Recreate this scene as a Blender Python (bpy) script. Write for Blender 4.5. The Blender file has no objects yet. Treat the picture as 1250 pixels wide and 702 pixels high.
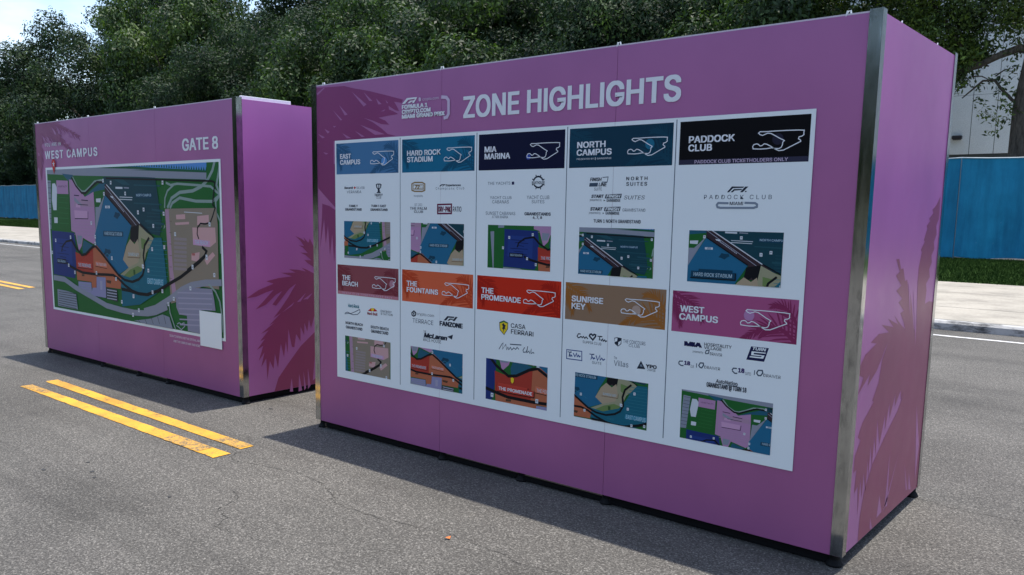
import bpy, math, random, json
import numpy as np
from mathutils import Vector, Matrix
from mathutils.geometry import tessellate_polygon
R=math.radians
S=bpy.context.scene
COL=S.collection
random.seed(7); rng=np.random.default_rng(7)

# ------------------------------------------------------------ camera
F_PX=1035.84; YAW=-0.7200; PITCH=-0.1406; ROLL=0.0094; CAM_H=1.6127
cd=bpy.data.cameras.new("camera"); cam=bpy.data.objects.new("camera",cd); COL.objects.link(cam)
S.camera=cam
cd.sensor_fit='HORIZONTAL'; cd.sensor_width=36.0; cd.lens=F_PX/1250*36.0
cd.shift_x=65.28/1250; cd.shift_y=48.5/1250
cd.clip_start=0.05; cd.clip_end=3000
fw=Vector((math.sin(YAW)*math.cos(PITCH),math.cos(YAW)*math.cos(PITCH),math.sin(PITCH)))
rt=Vector((math.cos(YAW),-math.sin(YAW),0)); up=rt.cross(fw)
r2=rt*math.cos(ROLL)+up*math.sin(ROLL); u2=-rt*math.sin(ROLL)+up*math.cos(ROLL)
m=Matrix.Identity(4)
for i in range(3): m[i][0]=r2[i]; m[i][1]=u2[i]; m[i][2]=-fw[i]
m[0][3],m[1][3],m[2][3]=0,0,CAM_H
cam.matrix_world=m

# ------------------------------------------------------------ sky, sun, exposure
SUN=Vector((0.055,0.43,2.38)).normalized()
W=bpy.data.worlds.new("World"); S.world=W; W.use_nodes=True
nt=W.node_tree; N=nt.nodes; Lk=nt.links
for n in list(N): N.remove(n)
wo=N.new('ShaderNodeOutputWorld'); bg=N.new('ShaderNodeBackground'); sky=N.new('ShaderNodeTexSky')
sky.sky_type='NISHITA'; sky.sun_disc=False; sky.sun_elevation=math.asin(SUN.z); sky.sun_rotation=math.atan2(SUN.x,SUN.y)
sky.air_density=1.0; sky.dust_density=1.0; sky.ozone_density=1.0
bg.inputs['Strength'].default_value=0.14
tc=N.new('ShaderNodeTexCoord'); mp=N.new('ShaderNodeMapping'); mp.inputs['Scale'].default_value=(2.2,2.2,5.5); mp.inputs['Location'].default_value=(0.3,0.9,0.2)
nz=N.new('ShaderNodeTexNoise'); nz.inputs['Scale'].default_value=1.1; nz.inputs['Detail'].default_value=7; nz.inputs['Roughness'].default_value=.55
cr=N.new('ShaderNodeValToRGB'); cr.color_ramp.elements[0].position=.50; cr.color_ramp.elements[1].position=.70
cr.color_ramp.elements[0].color=(0,0,0,1); cr.color_ramp.elements[1].color=(.9,.9,.9,1)
mx=N.new('ShaderNodeMix'); mx.data_type='RGBA'; mx.inputs['B'].default_value=(5.2,6.0,7.0,1)
Lk.new(tc.outputs['Generated'],mp.inputs['Vector']); Lk.new(mp.outputs['Vector'],nz.inputs['Vector']); Lk.new(nz.outputs['Fac'],cr.inputs['Fac'])
Lk.new(cr.outputs['Color'],mx.inputs['Factor']); Lk.new(sky.outputs['Color'],mx.inputs['A'])
Lk.new(mx.outputs['Result'],bg.inputs['Color']); Lk.new(bg.outputs['Background'],wo.inputs['Surface'])
sd=bpy.data.lights.new("sun",'SUN'); sun=bpy.data.objects.new("sun",sd); COL.objects.link(sun)
sd.energy=3.0; sd.angle=R(.53); sd.color=(1,.945,.86)
sun.rotation_euler=SUN.to_track_quat('Z','Y').to_euler(); sun.location=(0,0,40)
S.view_settings.view_transform='Standard'; S.view_settings.look='None'
S.view_settings.exposure=0.95; S.view_settings.gamma=1
S.cycles.max_bounces=6; S.cycles.diffuse_bounces=3; S.cycles.glossy_bounces=3; S.cycles.transparent_max_bounces=4

# flat print: outlines and lettering in metres on each board face
ART=json.loads(r"""{"MAP":[["P","m_green",[[0.15,0.4],[3.45,0.4],[3.45,2.0],[0.15,2.0]]],
["P","m_sky",[[0.228,2.024],[2.285,2.016],[3.212,1.983],[3.207,1.888],[1.994,1.952],[2.28,1.944],[1.257,1.963],[0.831,1.988],[0.224,1.995]]],
["P","m_treeline",[[0.831,1.988],[1.257,1.966],[2.28,1.946],[1.994,1.951],[3.207,1.891],[3.206,1.873],[1.991,1.919],[2.278,1.92],[1.509,1.946],[0.83,1.978]]],
["P","m_treeline",[[3.194,1.891],[3.22,1.891],[3.207,1.921]]],
["P","m_treeline",[[3.158,1.893],[3.184,1.893],[3.171,1.923]]],
["P","m_treeline",[[3.122,1.895],[3.148,1.895],[3.135,1.925]]],
["P","m_treeline",[[3.086,1.897],[3.112,1.897],[3.099,1.927]]],
["P","m_treeline",[[3.049,1.899],[3.075,1.899],[3.062,1.929]]],
["P","m_treeline",[[3.012,1.901],[3.038,1.901],[3.025,1.931]]],
["P","m_treeline",[[2.975,1.903],[3.001,1.903],[2.988,1.933]]],
["P","m_treeline",[[2.938,1.906],[2.964,1.906],[2.951,1.936]]],
["P","m_treeline",[[2.9,1.908],[2.926,1.908],[2.913,1.938]]],
["P","m_treeline",[[2.862,1.91],[2.888,1.91],[2.875,1.94]]],
["P","m_treeline",[[2.824,1.912],[2.85,1.912],[2.837,1.942]]],
["P","m_treeline",[[2.785,1.914],[2.811,1.914],[2.798,1.944]]],
["P","m_treeline",[[2.747,1.916],[2.773,1.916],[2.76,1.946]]],
["P","m_treeline",[[2.708,1.919],[2.734,1.919],[2.721,1.949]]],
["P","m_treeline",[[2.669,1.921],[2.695,1.921],[2.682,1.951]]],
["P","m_treeline",[[2.629,1.923],[2.655,1.923],[2.642,1.953]]],
["P","m_treeline",[[2.589,1.926],[2.615,1.926],[2.602,1.956]]],
["P","m_treeline",[[2.549,1.928],[2.575,1.928],[2.562,1.958]]],
["P","m_treeline",[[2.509,1.93],[2.535,1.93],[2.522,1.96]]],
["P","m_treeline",[[2.468,1.932],[2.494,1.932],[2.481,1.962]]],
["P","m_treeline",[[2.427,1.935],[2.453,1.935],[2.44,1.965]]],
["P","m_treeline",[[2.386,1.937],[2.412,1.937],[2.399,1.967]]],
["P","m_treeline",[[2.345,1.94],[2.371,1.94],[2.358,1.97]]],
["P","m_treeline",[[2.303,1.942],[2.329,1.942],[2.316,1.972]]],
["P","m_treeline",[[2.261,1.944],[2.287,1.944],[2.274,1.974]]],
["P","m_treeline",[[2.219,1.947],[2.245,1.947],[2.232,1.977]]],
["P","m_treeline",[[2.176,1.949],[2.202,1.949],[2.189,1.979]]],
["P","m_treeline",[[2.133,1.952],[2.159,1.952],[2.146,1.982]]],
["P","m_treeline",[[2.09,1.954],[2.116,1.954],[2.103,1.984]]],
["P","m_treeline",[[2.046,1.957],[2.072,1.957],[2.059,1.987]]],
["P","m_treeline",[[2.002,1.959],[2.028,1.959],[2.015,1.989]]],
["P","m_treeline",[[2.267,1.944],[2.293,1.944],[2.28,1.974]]],
["P","m_treeline",[[2.223,1.945],[2.249,1.945],[2.236,1.975]]],
["P","m_treeline",[[2.179,1.947],[2.205,1.947],[2.192,1.977]]],
["P","m_treeline",[[2.134,1.948],[2.16,1.948],[2.147,1.978]]],
["P","m_treeline",[[2.089,1.949],[2.115,1.949],[2.102,1.979]]],
["P","m_treeline",[[2.044,1.951],[2.07,1.951],[2.057,1.981]]],
["P","m_treeline",[[1.998,1.952],[2.024,1.952],[2.011,1.982]]],
["P","m_treeline",[[1.953,1.953],[1.979,1.953],[1.966,1.983]]],
["P","m_treeline",[[1.906,1.955],[1.932,1.955],[1.919,1.985]]],
["P","m_treeline",[[1.86,1.956],[1.886,1.956],[1.873,1.986]]],
["P","m_treeline",[[1.813,1.957],[1.839,1.957],[1.826,1.987]]],
["P","m_treeline",[[1.765,1.959],[1.791,1.959],[1.778,1.989]]],
["P","m_treeline",[[1.718,1.96],[1.744,1.96],[1.731,1.99]]],
["P","m_treeline",[[1.67,1.961],[1.696,1.961],[1.683,1.991]]],
["P","m_treeline",[[1.621,1.963],[1.647,1.963],[1.634,1.993]]],
["P","m_treeline",[[1.572,1.964],[1.598,1.964],[1.585,1.994]]],
["P","m_treeline",[[1.523,1.965],[1.549,1.965],[1.536,1.995]]],
["P","m_treeline",[[1.473,1.967],[1.499,1.967],[1.486,1.997]]],
["P","m_treeline",[[1.423,1.968],[1.449,1.968],[1.436,1.998]]],
["P","m_treeline",[[1.373,1.97],[1.399,1.97],[1.386,2.0]]],
["P","m_treeline",[[1.322,1.971],[1.348,1.971],[1.335,2.001]]],
["P","m_treeline",[[1.271,1.973],[1.297,1.973],[1.284,2.003]]],
["P","m_treeline",[[1.219,1.974],[1.245,1.974],[1.232,2.004]]],
["P","m_treeline",[[1.167,1.976],[1.193,1.976],[1.18,2.006]]],
["P","m_treeline",[[1.115,1.977],[1.141,1.977],[1.128,2.007]]],
["P","m_treeline",[[1.062,1.979],[1.088,1.979],[1.075,2.009]]],
["P","m_treeline",[[1.008,1.98],[1.034,1.98],[1.021,2.01]]],
["P","m_treeline",[[0.955,1.982],[0.981,1.982],[0.968,2.012]]],
["P","m_treeline",[[0.9,1.983],[0.926,1.983],[0.913,2.013]]],
["P","m_grey",[[0.223,1.985],[0.83,1.978],[1.509,1.946],[2.278,1.92],[1.991,1.919],[3.206,1.873],[3.203,1.817],[1.985,1.854],[2.272,1.852],[1.502,1.872],[0.847,1.89],[0.213,1.916]]],
["L","m_road",0.028,[[3.333,1.969],[3.294,1.889],[3.219,1.812],[3.121,1.76],[2.997,1.727],[2.796,1.715],[2.663,1.666],[2.591,1.582]]],
["L","m_road",0.025,[[3.407,1.945],[3.345,1.771],[3.394,1.693],[3.28,1.64],[3.041,1.642],[2.793,1.669],[2.673,1.625],[2.631,1.58]]],
["L","m_road",0.02,[[2.58,1.799],[2.658,1.778],[2.762,1.788],[3.049,1.774],[3.263,1.761],[3.387,1.693]]],
["L","m_road",0.018,[[2.724,1.788],[2.602,1.729],[2.557,1.666],[2.546,1.582]]],
["L","m_road",0.02,[[3.394,1.693],[3.327,1.64],[3.333,1.548],[3.383,1.483],[3.379,1.219]]],
["P","m_road",[[2.15,1.395],[2.18,1.42],[2.165,1.44]]],
["P","m_road",[[2.202,1.395],[2.232,1.42],[2.217,1.44]]],
["P","m_road",[[2.254,1.395],[2.284,1.42],[2.269,1.44]]],
["P","m_road",[[2.306,1.395],[2.336,1.42],[2.321,1.44]]],
["P","m_road",[[2.358,1.395],[2.388,1.42],[2.373,1.44]]],
["P","m_road",[[2.41,1.395],[2.44,1.42],[2.425,1.44]]],
["P","m_road",[[2.462,1.395],[2.492,1.42],[2.477,1.44]]],
["P","m_road",[[2.514,1.395],[2.544,1.42],[2.529,1.44]]],
["P","m_road",[[2.566,1.395],[2.596,1.42],[2.581,1.44]]],
["P","m_road",[[2.618,1.395],[2.648,1.42],[2.633,1.44]]],
["P","m_road",[[2.67,1.395],[2.7,1.42],[2.685,1.44]]],
["P","m_road",[[2.722,1.395],[2.752,1.42],[2.737,1.44]]],
["P","m_road",[[2.774,1.395],[2.804,1.42],[2.789,1.44]]],
["P","m_road",[[2.826,1.395],[2.856,1.42],[2.841,1.44]]],
["P","m_road",[[2.878,1.395],[2.908,1.42],[2.893,1.44]]],
["P","m_road",[[2.93,1.395],[2.96,1.42],[2.945,1.44]]],
["P","m_grey2",[[0.241,1.852],[0.354,1.844],[0.305,1.348],[0.213,1.343]]],
["P","m_teal2",[[0.611,1.912],[0.848,1.895],[0.828,1.845],[0.744,1.839]]],
["P","m_white",[[0.38,1.814],[0.445,1.817],[0.486,1.771],[0.449,1.543],[0.375,1.542],[0.352,1.641]]],
["P","m_white",[[0.38,1.469],[0.46,1.468],[0.456,1.411],[0.379,1.41]]],
["P","m_white",[[0.507,1.425],[0.714,1.423],[0.716,1.371],[0.486,1.372]]],
["P","m_pink",[[0.478,1.847],[0.736,1.839],[0.734,1.706],[0.479,1.71]]],
["T","m_ink","HOSPITALITY",[0.516,1.774,0.71,1.793],0.0,"i",0.0],
["P","m_green2",[[0.484,1.702],[0.747,1.698],[0.732,1.339],[0.468,1.346]]],
["L","m_green3",0.006,[[0.524,1.674],[0.732,1.667]]],
["L","m_green3",0.006,[[0.517,1.622],[0.726,1.616]]],
["L","m_green3",0.006,[[0.511,1.569],[0.719,1.564]]],
["L","m_green3",0.006,[[0.504,1.517],[0.713,1.513]]],
["L","m_green3",0.006,[[0.498,1.465],[0.707,1.461]]],
["L","m_green3",0.006,[[0.491,1.412],[0.701,1.409]]],
["L","m_dark",0.005,[[0.256,1.826],[0.363,1.822]]],
["L","m_dark",0.005,[[0.249,1.773],[0.356,1.77]]],
["L","m_dark",0.005,[[0.242,1.72],[0.35,1.717]]],
["L","m_dark",0.005,[[0.235,1.667],[0.343,1.664]]],
["L","m_dark",0.005,[[0.228,1.614],[0.336,1.612]]],
["L","m_dark",0.005,[[0.221,1.561],[0.329,1.559]]],
["L","m_dark",0.005,[[0.214,1.507],[0.322,1.506]]],
["L","m_dark",0.005,[[0.207,1.453],[0.315,1.452]]],
["L","m_dark",0.005,[[0.199,1.4],[0.308,1.399]]],
["P","m_pink",[[0.765,1.852],[0.842,1.847],[0.944,1.774],[1.081,1.677],[1.263,1.726],[1.268,1.581],[1.267,1.271],[1.217,1.22],[0.996,1.276],[0.965,1.196],[0.898,1.138],[0.837,1.322],[0.755,1.339]]],
["L","m_road2",0.016,[[0.792,1.845],[0.783,1.34]]],
["P","m_pink2",[[0.853,1.655],[1.249,1.643],[1.263,1.581],[0.853,1.585]]],
["P","m_pink3",[[0.84,1.546],[1.119,1.54],[1.111,1.468],[0.848,1.47]]],
["L","m_ink",0.008,[[0.847,1.463],[1.124,1.465],[1.132,1.537]]],
["P","m_grey",[[0.856,1.68],[0.98,1.617],[1.032,1.598],[0.95,1.592],[0.852,1.642]]],
["P","m_pink3",[[0.884,1.61],[0.979,1.607],[0.975,1.573],[0.88,1.576]]],
["L","m_road2",0.006,[[0.827,1.431],[1.253,1.433]]],
["L","m_road2",0.006,[[0.823,1.4],[1.249,1.4]]],
["L","m_road2",0.006,[[0.82,1.369],[1.246,1.368]]],
["L","m_road2",0.006,[[0.816,1.338],[1.242,1.335]]],
["L","m_road2",0.006,[[0.813,1.307],[1.239,1.303]]],
["L","m_ink",0.01,[[0.852,1.695],[0.961,1.69]]],
["L","m_ink",0.01,[[1.005,1.648],[1.144,1.642]]],
["L","m_ink",0.007,[[0.924,1.604],[1.139,1.599]]],
["P","m_grey2",[[0.875,1.298],[0.985,1.294],[0.956,1.211],[0.879,1.208]]],
["P","m_teal2",[[1.081,1.677],[1.234,1.747],[1.421,1.815],[1.525,1.805],[1.489,1.749],[1.263,1.726]]],
["P","m_green",[[0.859,1.867],[1.035,1.864],[1.192,1.846],[1.321,1.832],[1.199,1.784],[1.088,1.736],[1.021,1.742],[0.932,1.787]]],
["L","m_road",0.016,[[0.846,1.876],[0.931,1.781],[1.026,1.732],[1.087,1.732],[1.198,1.778],[1.294,1.826],[1.423,1.837],[1.473,1.83]]],
["L","m_black",0.022,[[0.817,1.87],[0.904,1.787],[1.019,1.717],[1.099,1.715],[1.237,1.778],[1.345,1.82],[1.471,1.812]]],
["P","m_green",[[1.271,1.726],[1.489,1.746],[1.46,1.704],[1.32,1.582],[1.281,1.581]]],
["P","m_grey",[[1.289,1.581],[1.358,1.582],[1.401,1.619],[1.485,1.704],[1.269,1.346]]],
["P","m_white",[[1.308,1.661],[1.405,1.665],[1.396,1.625],[1.309,1.628]]],
["P","m_navy",[[0.312,1.332],[0.814,1.319],[0.835,1.191],[0.813,0.927],[0.777,0.859],[0.301,0.875],[0.313,1.107]]],
["P","m_navy2",[[0.368,1.257],[0.744,1.249],[0.741,0.981],[0.365,1.002]]],
["L","m_black",0.02,[[0.758,1.244],[0.628,1.227],[0.534,1.171],[0.513,1.118]]],
["P","m_navyd",[[0.395,1.046],[0.606,1.045],[0.6,0.996],[0.395,0.999]]],
["T","m_lt","MIA MARINA",[0.411,1.006,0.59,1.036],0.0,"i",0.0],
["L","m_navy3",0.005,[[0.421,1.205],[0.624,1.199]]],
["L","m_navy3",0.005,[[0.476,1.173],[0.678,1.167]]],
["L","m_navy3",0.005,[[0.53,1.14],[0.616,1.13]]],
["L","m_navy3",0.005,[[0.408,1.101],[0.669,1.098]]],
["L","m_navy3",0.005,[[0.463,1.068],[0.608,1.062]]],
["L","m_navy3",0.005,[[0.517,1.036],[0.661,1.03]]],
["L","m_navy3",0.005,[[0.394,0.996],[0.599,0.993]]],
["P","m_blue",[[1.497,1.703],[1.965,1.422],[1.842,1.228],[1.782,1.096],[1.883,1.026],[1.689,0.952],[1.565,1.0],[1.255,1.209],[1.254,1.321]]],
["L","m_grey2",0.008,[[1.485,1.704],[1.254,1.321],[1.256,1.221]]],
["P","m_blued",[[1.425,1.356],[1.806,1.357],[1.802,1.31],[1.419,1.303]]],
["T","m_lt","HARD ROCK STADIUM",[1.446,1.316,1.781,1.35],0.01,"i",0.0],
["P","m_blued",[[1.763,1.508],[1.732,1.49],[1.707,1.47],[1.675,1.484],[1.639,1.493],[1.659,1.515],[1.672,1.539],[1.71,1.532],[1.751,1.531]]],
["P","m_blued",[[1.555,1.152],[1.518,1.131],[1.488,1.106],[1.45,1.121],[1.406,1.131],[1.431,1.158],[1.446,1.187],[1.493,1.18],[1.541,1.18]]],
["L","m_blue2",0.006,[[1.289,1.035],[1.479,1.143],[1.669,1.054]]],
["T","m_white","\u25ac",[1.484,1.571,1.574,1.595],0.0,"i",0.0],
["P","m_teal_d",[[1.476,1.866],[2.272,1.85],[2.412,1.844],[2.448,1.667],[2.488,1.433],[2.449,1.337],[2.232,1.359],[2.127,1.437],[1.524,1.797],[1.472,1.824]]],
["L","m_teal_e",0.012,[[2.038,1.784],[2.485,1.772]]],
["L","m_teal_e",0.012,[[2.023,1.622],[2.5,1.61]]],
["L","m_teal_e",0.02,[[2.332,1.566],[2.522,1.553]]],
["L","m_teal_e",0.02,[[2.212,1.463],[2.527,1.44]]],
["P","m_teal_e",[[1.647,1.846],[1.839,1.841],[1.974,1.783],[1.834,1.79]]],
["P","m_blued",[[2.06,1.713],[2.343,1.705],[2.34,1.663],[2.057,1.672]]],
["T","m_lt","NORTH CAMPUS",[2.075,1.681,2.332,1.704],0.01,"i",0.0],
["L","m_teal_e",0.006,[[2.246,1.536],[2.521,1.532]]],
["L","m_teal_e",0.006,[[2.243,1.504],[2.518,1.501]]],
["L","m_teal_e",0.006,[[2.241,1.472],[2.516,1.47]]],
["L","m_teal_e",0.006,[[2.238,1.44],[2.514,1.438]]],
["L","m_teal_e",0.006,[[2.235,1.408],[2.512,1.407]]],
["L","m_teal_e",0.006,[[2.233,1.376],[2.509,1.375]]],
["L","m_white",0.007,[[1.771,1.677],[2.005,1.672]]],
["L","m_white",0.007,[[1.769,1.656],[1.997,1.651]]],
["L","m_white",0.018,[[1.7,1.762],[1.831,1.759]]],
["L","m_grey",0.012,[[1.855,1.761],[1.948,1.758]]],
["P","m_strip",[[1.494,1.797],[1.532,1.797],[2.127,1.437],[2.232,1.359],[2.134,1.252],[1.929,1.28],[1.97,1.423],[1.497,1.703]]],
["L","m_white",0.01,[[1.531,1.793],[2.116,1.439]]],
["L","m_greyb",0.005,[[1.5,1.776],[2.057,1.419]]],
["P","m_black",[[1.951,1.399],[2.103,1.431],[2.089,1.309],[2.042,1.249],[2.012,1.295],[1.974,1.258],[1.931,1.304]]],
["L","m_greyb",0.01,[[1.63,1.673],[1.644,1.664]]],
["L","m_greyb",0.01,[[1.649,1.662],[1.662,1.652]]],
["L","m_greyb",0.01,[[1.667,1.65],[1.681,1.641]]],
["L","m_greyb",0.01,[[1.685,1.639],[1.699,1.63]]],
["L","m_greyb",0.01,[[1.703,1.628],[1.717,1.618]]],
["L","m_greyb",0.01,[[1.721,1.616],[1.735,1.607]]],
["L","m_greyb",0.01,[[1.739,1.605],[1.753,1.596]]],
["L","m_greyb",0.01,[[1.757,1.594],[1.771,1.585]]],
["L","m_greyb",0.01,[[1.775,1.583],[1.789,1.573]]],
["L","m_greyb",0.01,[[1.793,1.572],[1.806,1.562]]],
["L","m_greyb",0.01,[[1.811,1.56],[1.824,1.551]]],
["L","m_greyb",0.01,[[1.829,1.549],[1.842,1.54]]],
["P","m_white",[[1.595,1.689],[1.643,1.682],[1.659,1.665],[1.611,1.672]]],
["P","m_tan2",[[2.103,1.425],[2.237,1.359],[2.35,1.317],[2.29,1.246],[2.206,1.174],[2.178,1.103],[2.113,1.006],[1.898,0.934],[1.721,0.953],[1.883,1.026],[2.058,1.167]]],
["P","m_tan",[[1.93,1.292],[2.008,1.248],[2.069,1.297],[2.093,1.169],[2.063,1.085],[1.883,1.026],[1.782,1.096],[1.859,1.228]]],
["P","m_green4",[[1.905,1.008],[2.048,1.051],[2.138,1.032],[2.087,0.959],[1.898,0.924],[1.78,0.941]]],
["P","m_green4",[[2.127,1.31],[2.227,1.29],[2.174,1.196],[2.131,1.217]]],
["P","m_tan",[[1.874,1.185],[2.094,1.18],[2.089,1.13],[1.868,1.128]]],
["L","m_brown",0.006,[[1.868,1.123],[2.096,1.126],[2.101,1.18]]],
["T","m_lt","SUNRISE KEY",[1.888,1.138,2.077,1.168],0.0,"i",0.0],
["P","m_dgreen",[[1.964,1.011],[1.999,1.013],[2.0,0.966],[1.967,0.964]]],
["P","m_teal",[[2.113,1.006],[2.214,1.128],[2.266,1.222],[2.35,1.317],[2.48,1.321],[2.512,1.187],[2.545,0.905],[2.344,0.811],[2.064,0.695],[1.729,0.649],[1.733,0.827],[1.654,0.943],[1.721,0.953],[1.898,0.934]]],
["L","m_teal3",0.005,[[2.226,1.288],[2.562,1.291]]],
["L","m_teal3",0.005,[[2.245,1.25],[2.562,1.253]]],
["L","m_teal3",0.005,[[2.22,1.211],[2.562,1.214]]],
["L","m_teal3",0.005,[[2.239,1.174],[2.562,1.176]]],
["L","m_teal3",0.005,[[2.213,1.134],[2.562,1.137]]],
["L","m_teal3",0.005,[[2.233,1.097],[2.562,1.098]]],
["L","m_teal3",0.005,[[2.207,1.057],[2.561,1.059]]],
["L","m_teal3",0.005,[[2.227,1.019],[2.561,1.021]]],
["L","m_teal3",0.005,[[2.201,0.979],[2.561,0.982]]],
["L","m_teal3",0.005,[[2.221,0.942],[2.561,0.943]]],
["P","m_tealb",[[2.207,0.951],[2.494,0.956],[2.485,0.899],[2.198,0.899]]],
["T","m_lt","EAST CAMPUS",[2.217,0.898,2.475,0.949],0.0,"i",0.0],
["T","m_teal3","PARKING",[1.96,0.842,2.051,0.87],0.0,"i",0.0],
["P","m_beige",[[2.556,1.575],[3.336,1.588],[3.352,1.456],[3.344,1.081],[3.347,0.923],[3.096,0.933],[2.733,0.78],[2.598,0.747],[2.579,1.039]]],
["P","m_pink2",[[2.558,1.568],[2.617,1.571],[2.651,1.043],[2.696,0.82],[2.633,0.786],[2.592,1.04]]],
["P","m_pinkb",[[3.058,1.518],[3.227,1.531],[3.227,1.454],[3.053,1.444]]],
["P","m_pinkb",[[2.731,1.525],[2.873,1.532],[2.875,1.491],[2.734,1.486]]],
["P","m_pinkb",[[2.978,1.422],[3.315,1.429],[3.321,1.31],[3.236,1.267],[2.982,1.278]]],
["P","m_pink3",[[2.985,1.326],[3.234,1.318],[3.231,1.267],[2.982,1.278]]],
["T","m_lt","THE BEACH",[3.014,1.283,3.203,1.317],0.01,"i",0.0],
["P","m_pinkb",[[2.952,1.201],[3.077,1.22],[3.06,1.137],[2.948,1.145]]],
["T","m_red","BAR",[2.959,1.187,3.005,1.209],0.02,"i",0.0],
["P","m_pinkb",[[2.714,1.458],[2.931,1.469],[2.93,1.448],[2.72,1.437]]],
["P","m_pinkb",[[3.146,1.155],[3.269,1.228],[3.303,1.202],[3.18,1.116]]],
["L","m_white",0.006,[[2.861,1.55],[3.132,1.543]]],
["P","m_grey3",[[2.687,1.331],[2.885,1.33],[2.886,1.306],[2.688,1.307]]],
["P","m_grey3",[[2.684,1.294],[2.882,1.294],[2.883,1.27],[2.685,1.27]]],
["P","m_grey3",[[2.682,1.257],[2.88,1.258],[2.881,1.234],[2.683,1.233]]],
["P","m_grey3",[[2.679,1.22],[2.878,1.221],[2.879,1.198],[2.68,1.196]]],
["P","m_grey3",[[2.676,1.183],[2.875,1.185],[2.876,1.161],[2.677,1.159]]],
["P","m_grey3",[[2.674,1.147],[2.873,1.149],[2.874,1.125],[2.675,1.122]]],
["P","m_grey3",[[2.671,1.109],[2.871,1.112],[2.872,1.089],[2.672,1.085]]],
["P","m_grey3",[[2.669,1.072],[2.868,1.076],[2.869,1.052],[2.67,1.048]]],
["L","m_beiged",0.005,[[2.623,1.47],[2.662,1.468]]],
["L","m_beiged",0.005,[[2.616,1.371],[2.655,1.369]]],
["L","m_beiged",0.005,[[2.609,1.272],[2.648,1.27]]],
["L","m_beiged",0.005,[[2.602,1.172],[2.641,1.171]]],
["L","m_beiged",0.005,[[2.594,1.071],[2.634,1.071]]],
["L","m_beiged",0.005,[[2.587,0.97],[2.627,0.97]]],
["P","m_red",[[0.82,1.13],[0.896,1.114],[0.99,1.099],[1.104,1.155],[1.206,1.19],[1.193,0.925],[0.957,0.924],[0.827,0.949]]],
["P","m_red2",[[0.859,1.035],[1.157,1.03],[1.151,0.973],[0.853,0.979]]],
["L","m_black",0.007,[[0.852,0.974],[1.159,0.97],[1.165,1.031]]],
["T","m_lt","THE PROMENADE",[0.87,0.984,1.14,1.021],0.01,"i",0.0],
["P","m_orange",[[1.206,1.19],[1.281,1.212],[1.474,1.095],[1.659,0.946],[1.734,0.914],[1.715,0.815],[1.434,0.814],[1.43,0.907],[1.25,0.909],[1.232,0.794],[1.144,0.788],[1.137,0.845],[0.837,0.845],[0.827,0.949],[0.957,0.924],[1.193,0.925]]],
["P","m_orange2",[[1.239,1.06],[1.469,1.04],[1.465,0.999],[1.234,1.011]]],
["L","m_black",0.006,[[1.234,1.006],[1.469,0.995]]],
["T","m_lt","THE FOUNTAINS",[1.25,1.015,1.456,1.043],0.0,"i",0.0],
["P","m_lav",[[0.858,0.833],[1.131,0.838],[1.138,0.723],[0.855,0.755]]],
["P","m_lav",[[1.249,0.903],[1.43,0.907],[1.423,0.707],[1.123,0.71],[1.152,0.788],[1.238,0.794]]],
["P","m_lavd",[[1.316,0.869],[1.362,0.868],[1.354,0.783],[1.315,0.781]]],
["P","m_dark",[[1.433,0.808],[1.645,0.804],[1.647,0.687],[1.422,0.701]]],
["P","m_teal2",[[1.021,1.253],[1.203,1.209],[0.99,1.099],[0.985,1.175]]],
["P","m_brown2",[[0.941,0.91],[0.997,0.913],[0.994,0.894],[0.939,0.89]]],
["P","m_brown2",[[1.441,0.883],[1.541,0.883],[1.526,0.851],[1.446,0.858]]],
["L","m_grey",0.01,[[0.875,0.808],[1.12,0.809]]],
["L","m_grey",0.01,[[0.872,0.782],[1.117,0.783]]],
["L","m_grey",0.01,[[0.869,0.756],[1.115,0.758]]],
["L","m_grey",0.01,[[0.866,0.73],[1.112,0.732]]],
["L","m_greyb",0.01,[[1.449,0.79],[1.639,0.787]]],
["L","m_greyb",0.01,[[1.446,0.762],[1.636,0.76]]],
["L","m_greyb",0.01,[[1.444,0.735],[1.634,0.733]]],
["L","m_greyb",0.01,[[1.441,0.707],[1.631,0.706]]],
["L","m_grey",0.055,[[0.3,0.839],[0.551,0.834],[0.8,0.764],[1.121,0.697],[1.428,0.632],[1.726,0.614],[1.964,0.61],[2.195,0.624],[2.331,0.648],[2.531,0.712]]],
["L","m_grey",0.055,[[2.132,0.639],[2.332,0.685],[2.586,0.788],[2.785,0.883],[2.941,0.933],[3.155,0.967],[3.399,0.983]]],
["L","m_road",0.018,[[3.196,0.958],[3.295,0.901],[3.351,0.824],[3.375,0.71],[3.388,0.571]]],
["L","m_road",0.016,[[2.561,0.761],[2.577,0.662],[2.618,0.591],[2.659,0.52]]],
["P","m_grey2",[[0.375,0.721],[0.595,0.717],[0.792,0.698],[0.817,0.542],[0.368,0.544]]],
["P","m_lav2",[[2.68,0.82],[2.807,0.884],[2.918,0.91],[3.245,0.921],[3.271,0.829],[3.286,0.743],[3.068,0.73],[3.056,0.524],[2.855,0.53],[2.848,0.662],[2.726,0.663],[2.684,0.721]]],
["P","m_grey2",[[1.946,0.534],[2.251,0.582],[2.447,0.638],[2.563,0.624],[2.614,0.522],[2.246,0.517]]],
["L","m_greyb",0.008,[[2.686,0.573],[2.721,0.589],[2.754,0.579],[2.799,0.596],[2.809,0.566],[2.75,0.53],[2.707,0.55],[2.673,0.559]]],
["L","m_lav3",0.012,[[2.711,0.853],[3.243,0.883]]],
["L","m_lav3",0.012,[[2.715,0.806],[3.241,0.838]]],
["L","m_lav3",0.012,[[2.719,0.76],[3.238,0.794]]],
["L","m_lav3",0.012,[[2.722,0.713],[3.236,0.749]]],
["L","m_lav3",0.012,[[2.726,0.667],[3.055,0.688]]],
["L","m_lav3",0.012,[[2.729,0.62],[3.052,0.642]]],
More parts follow.
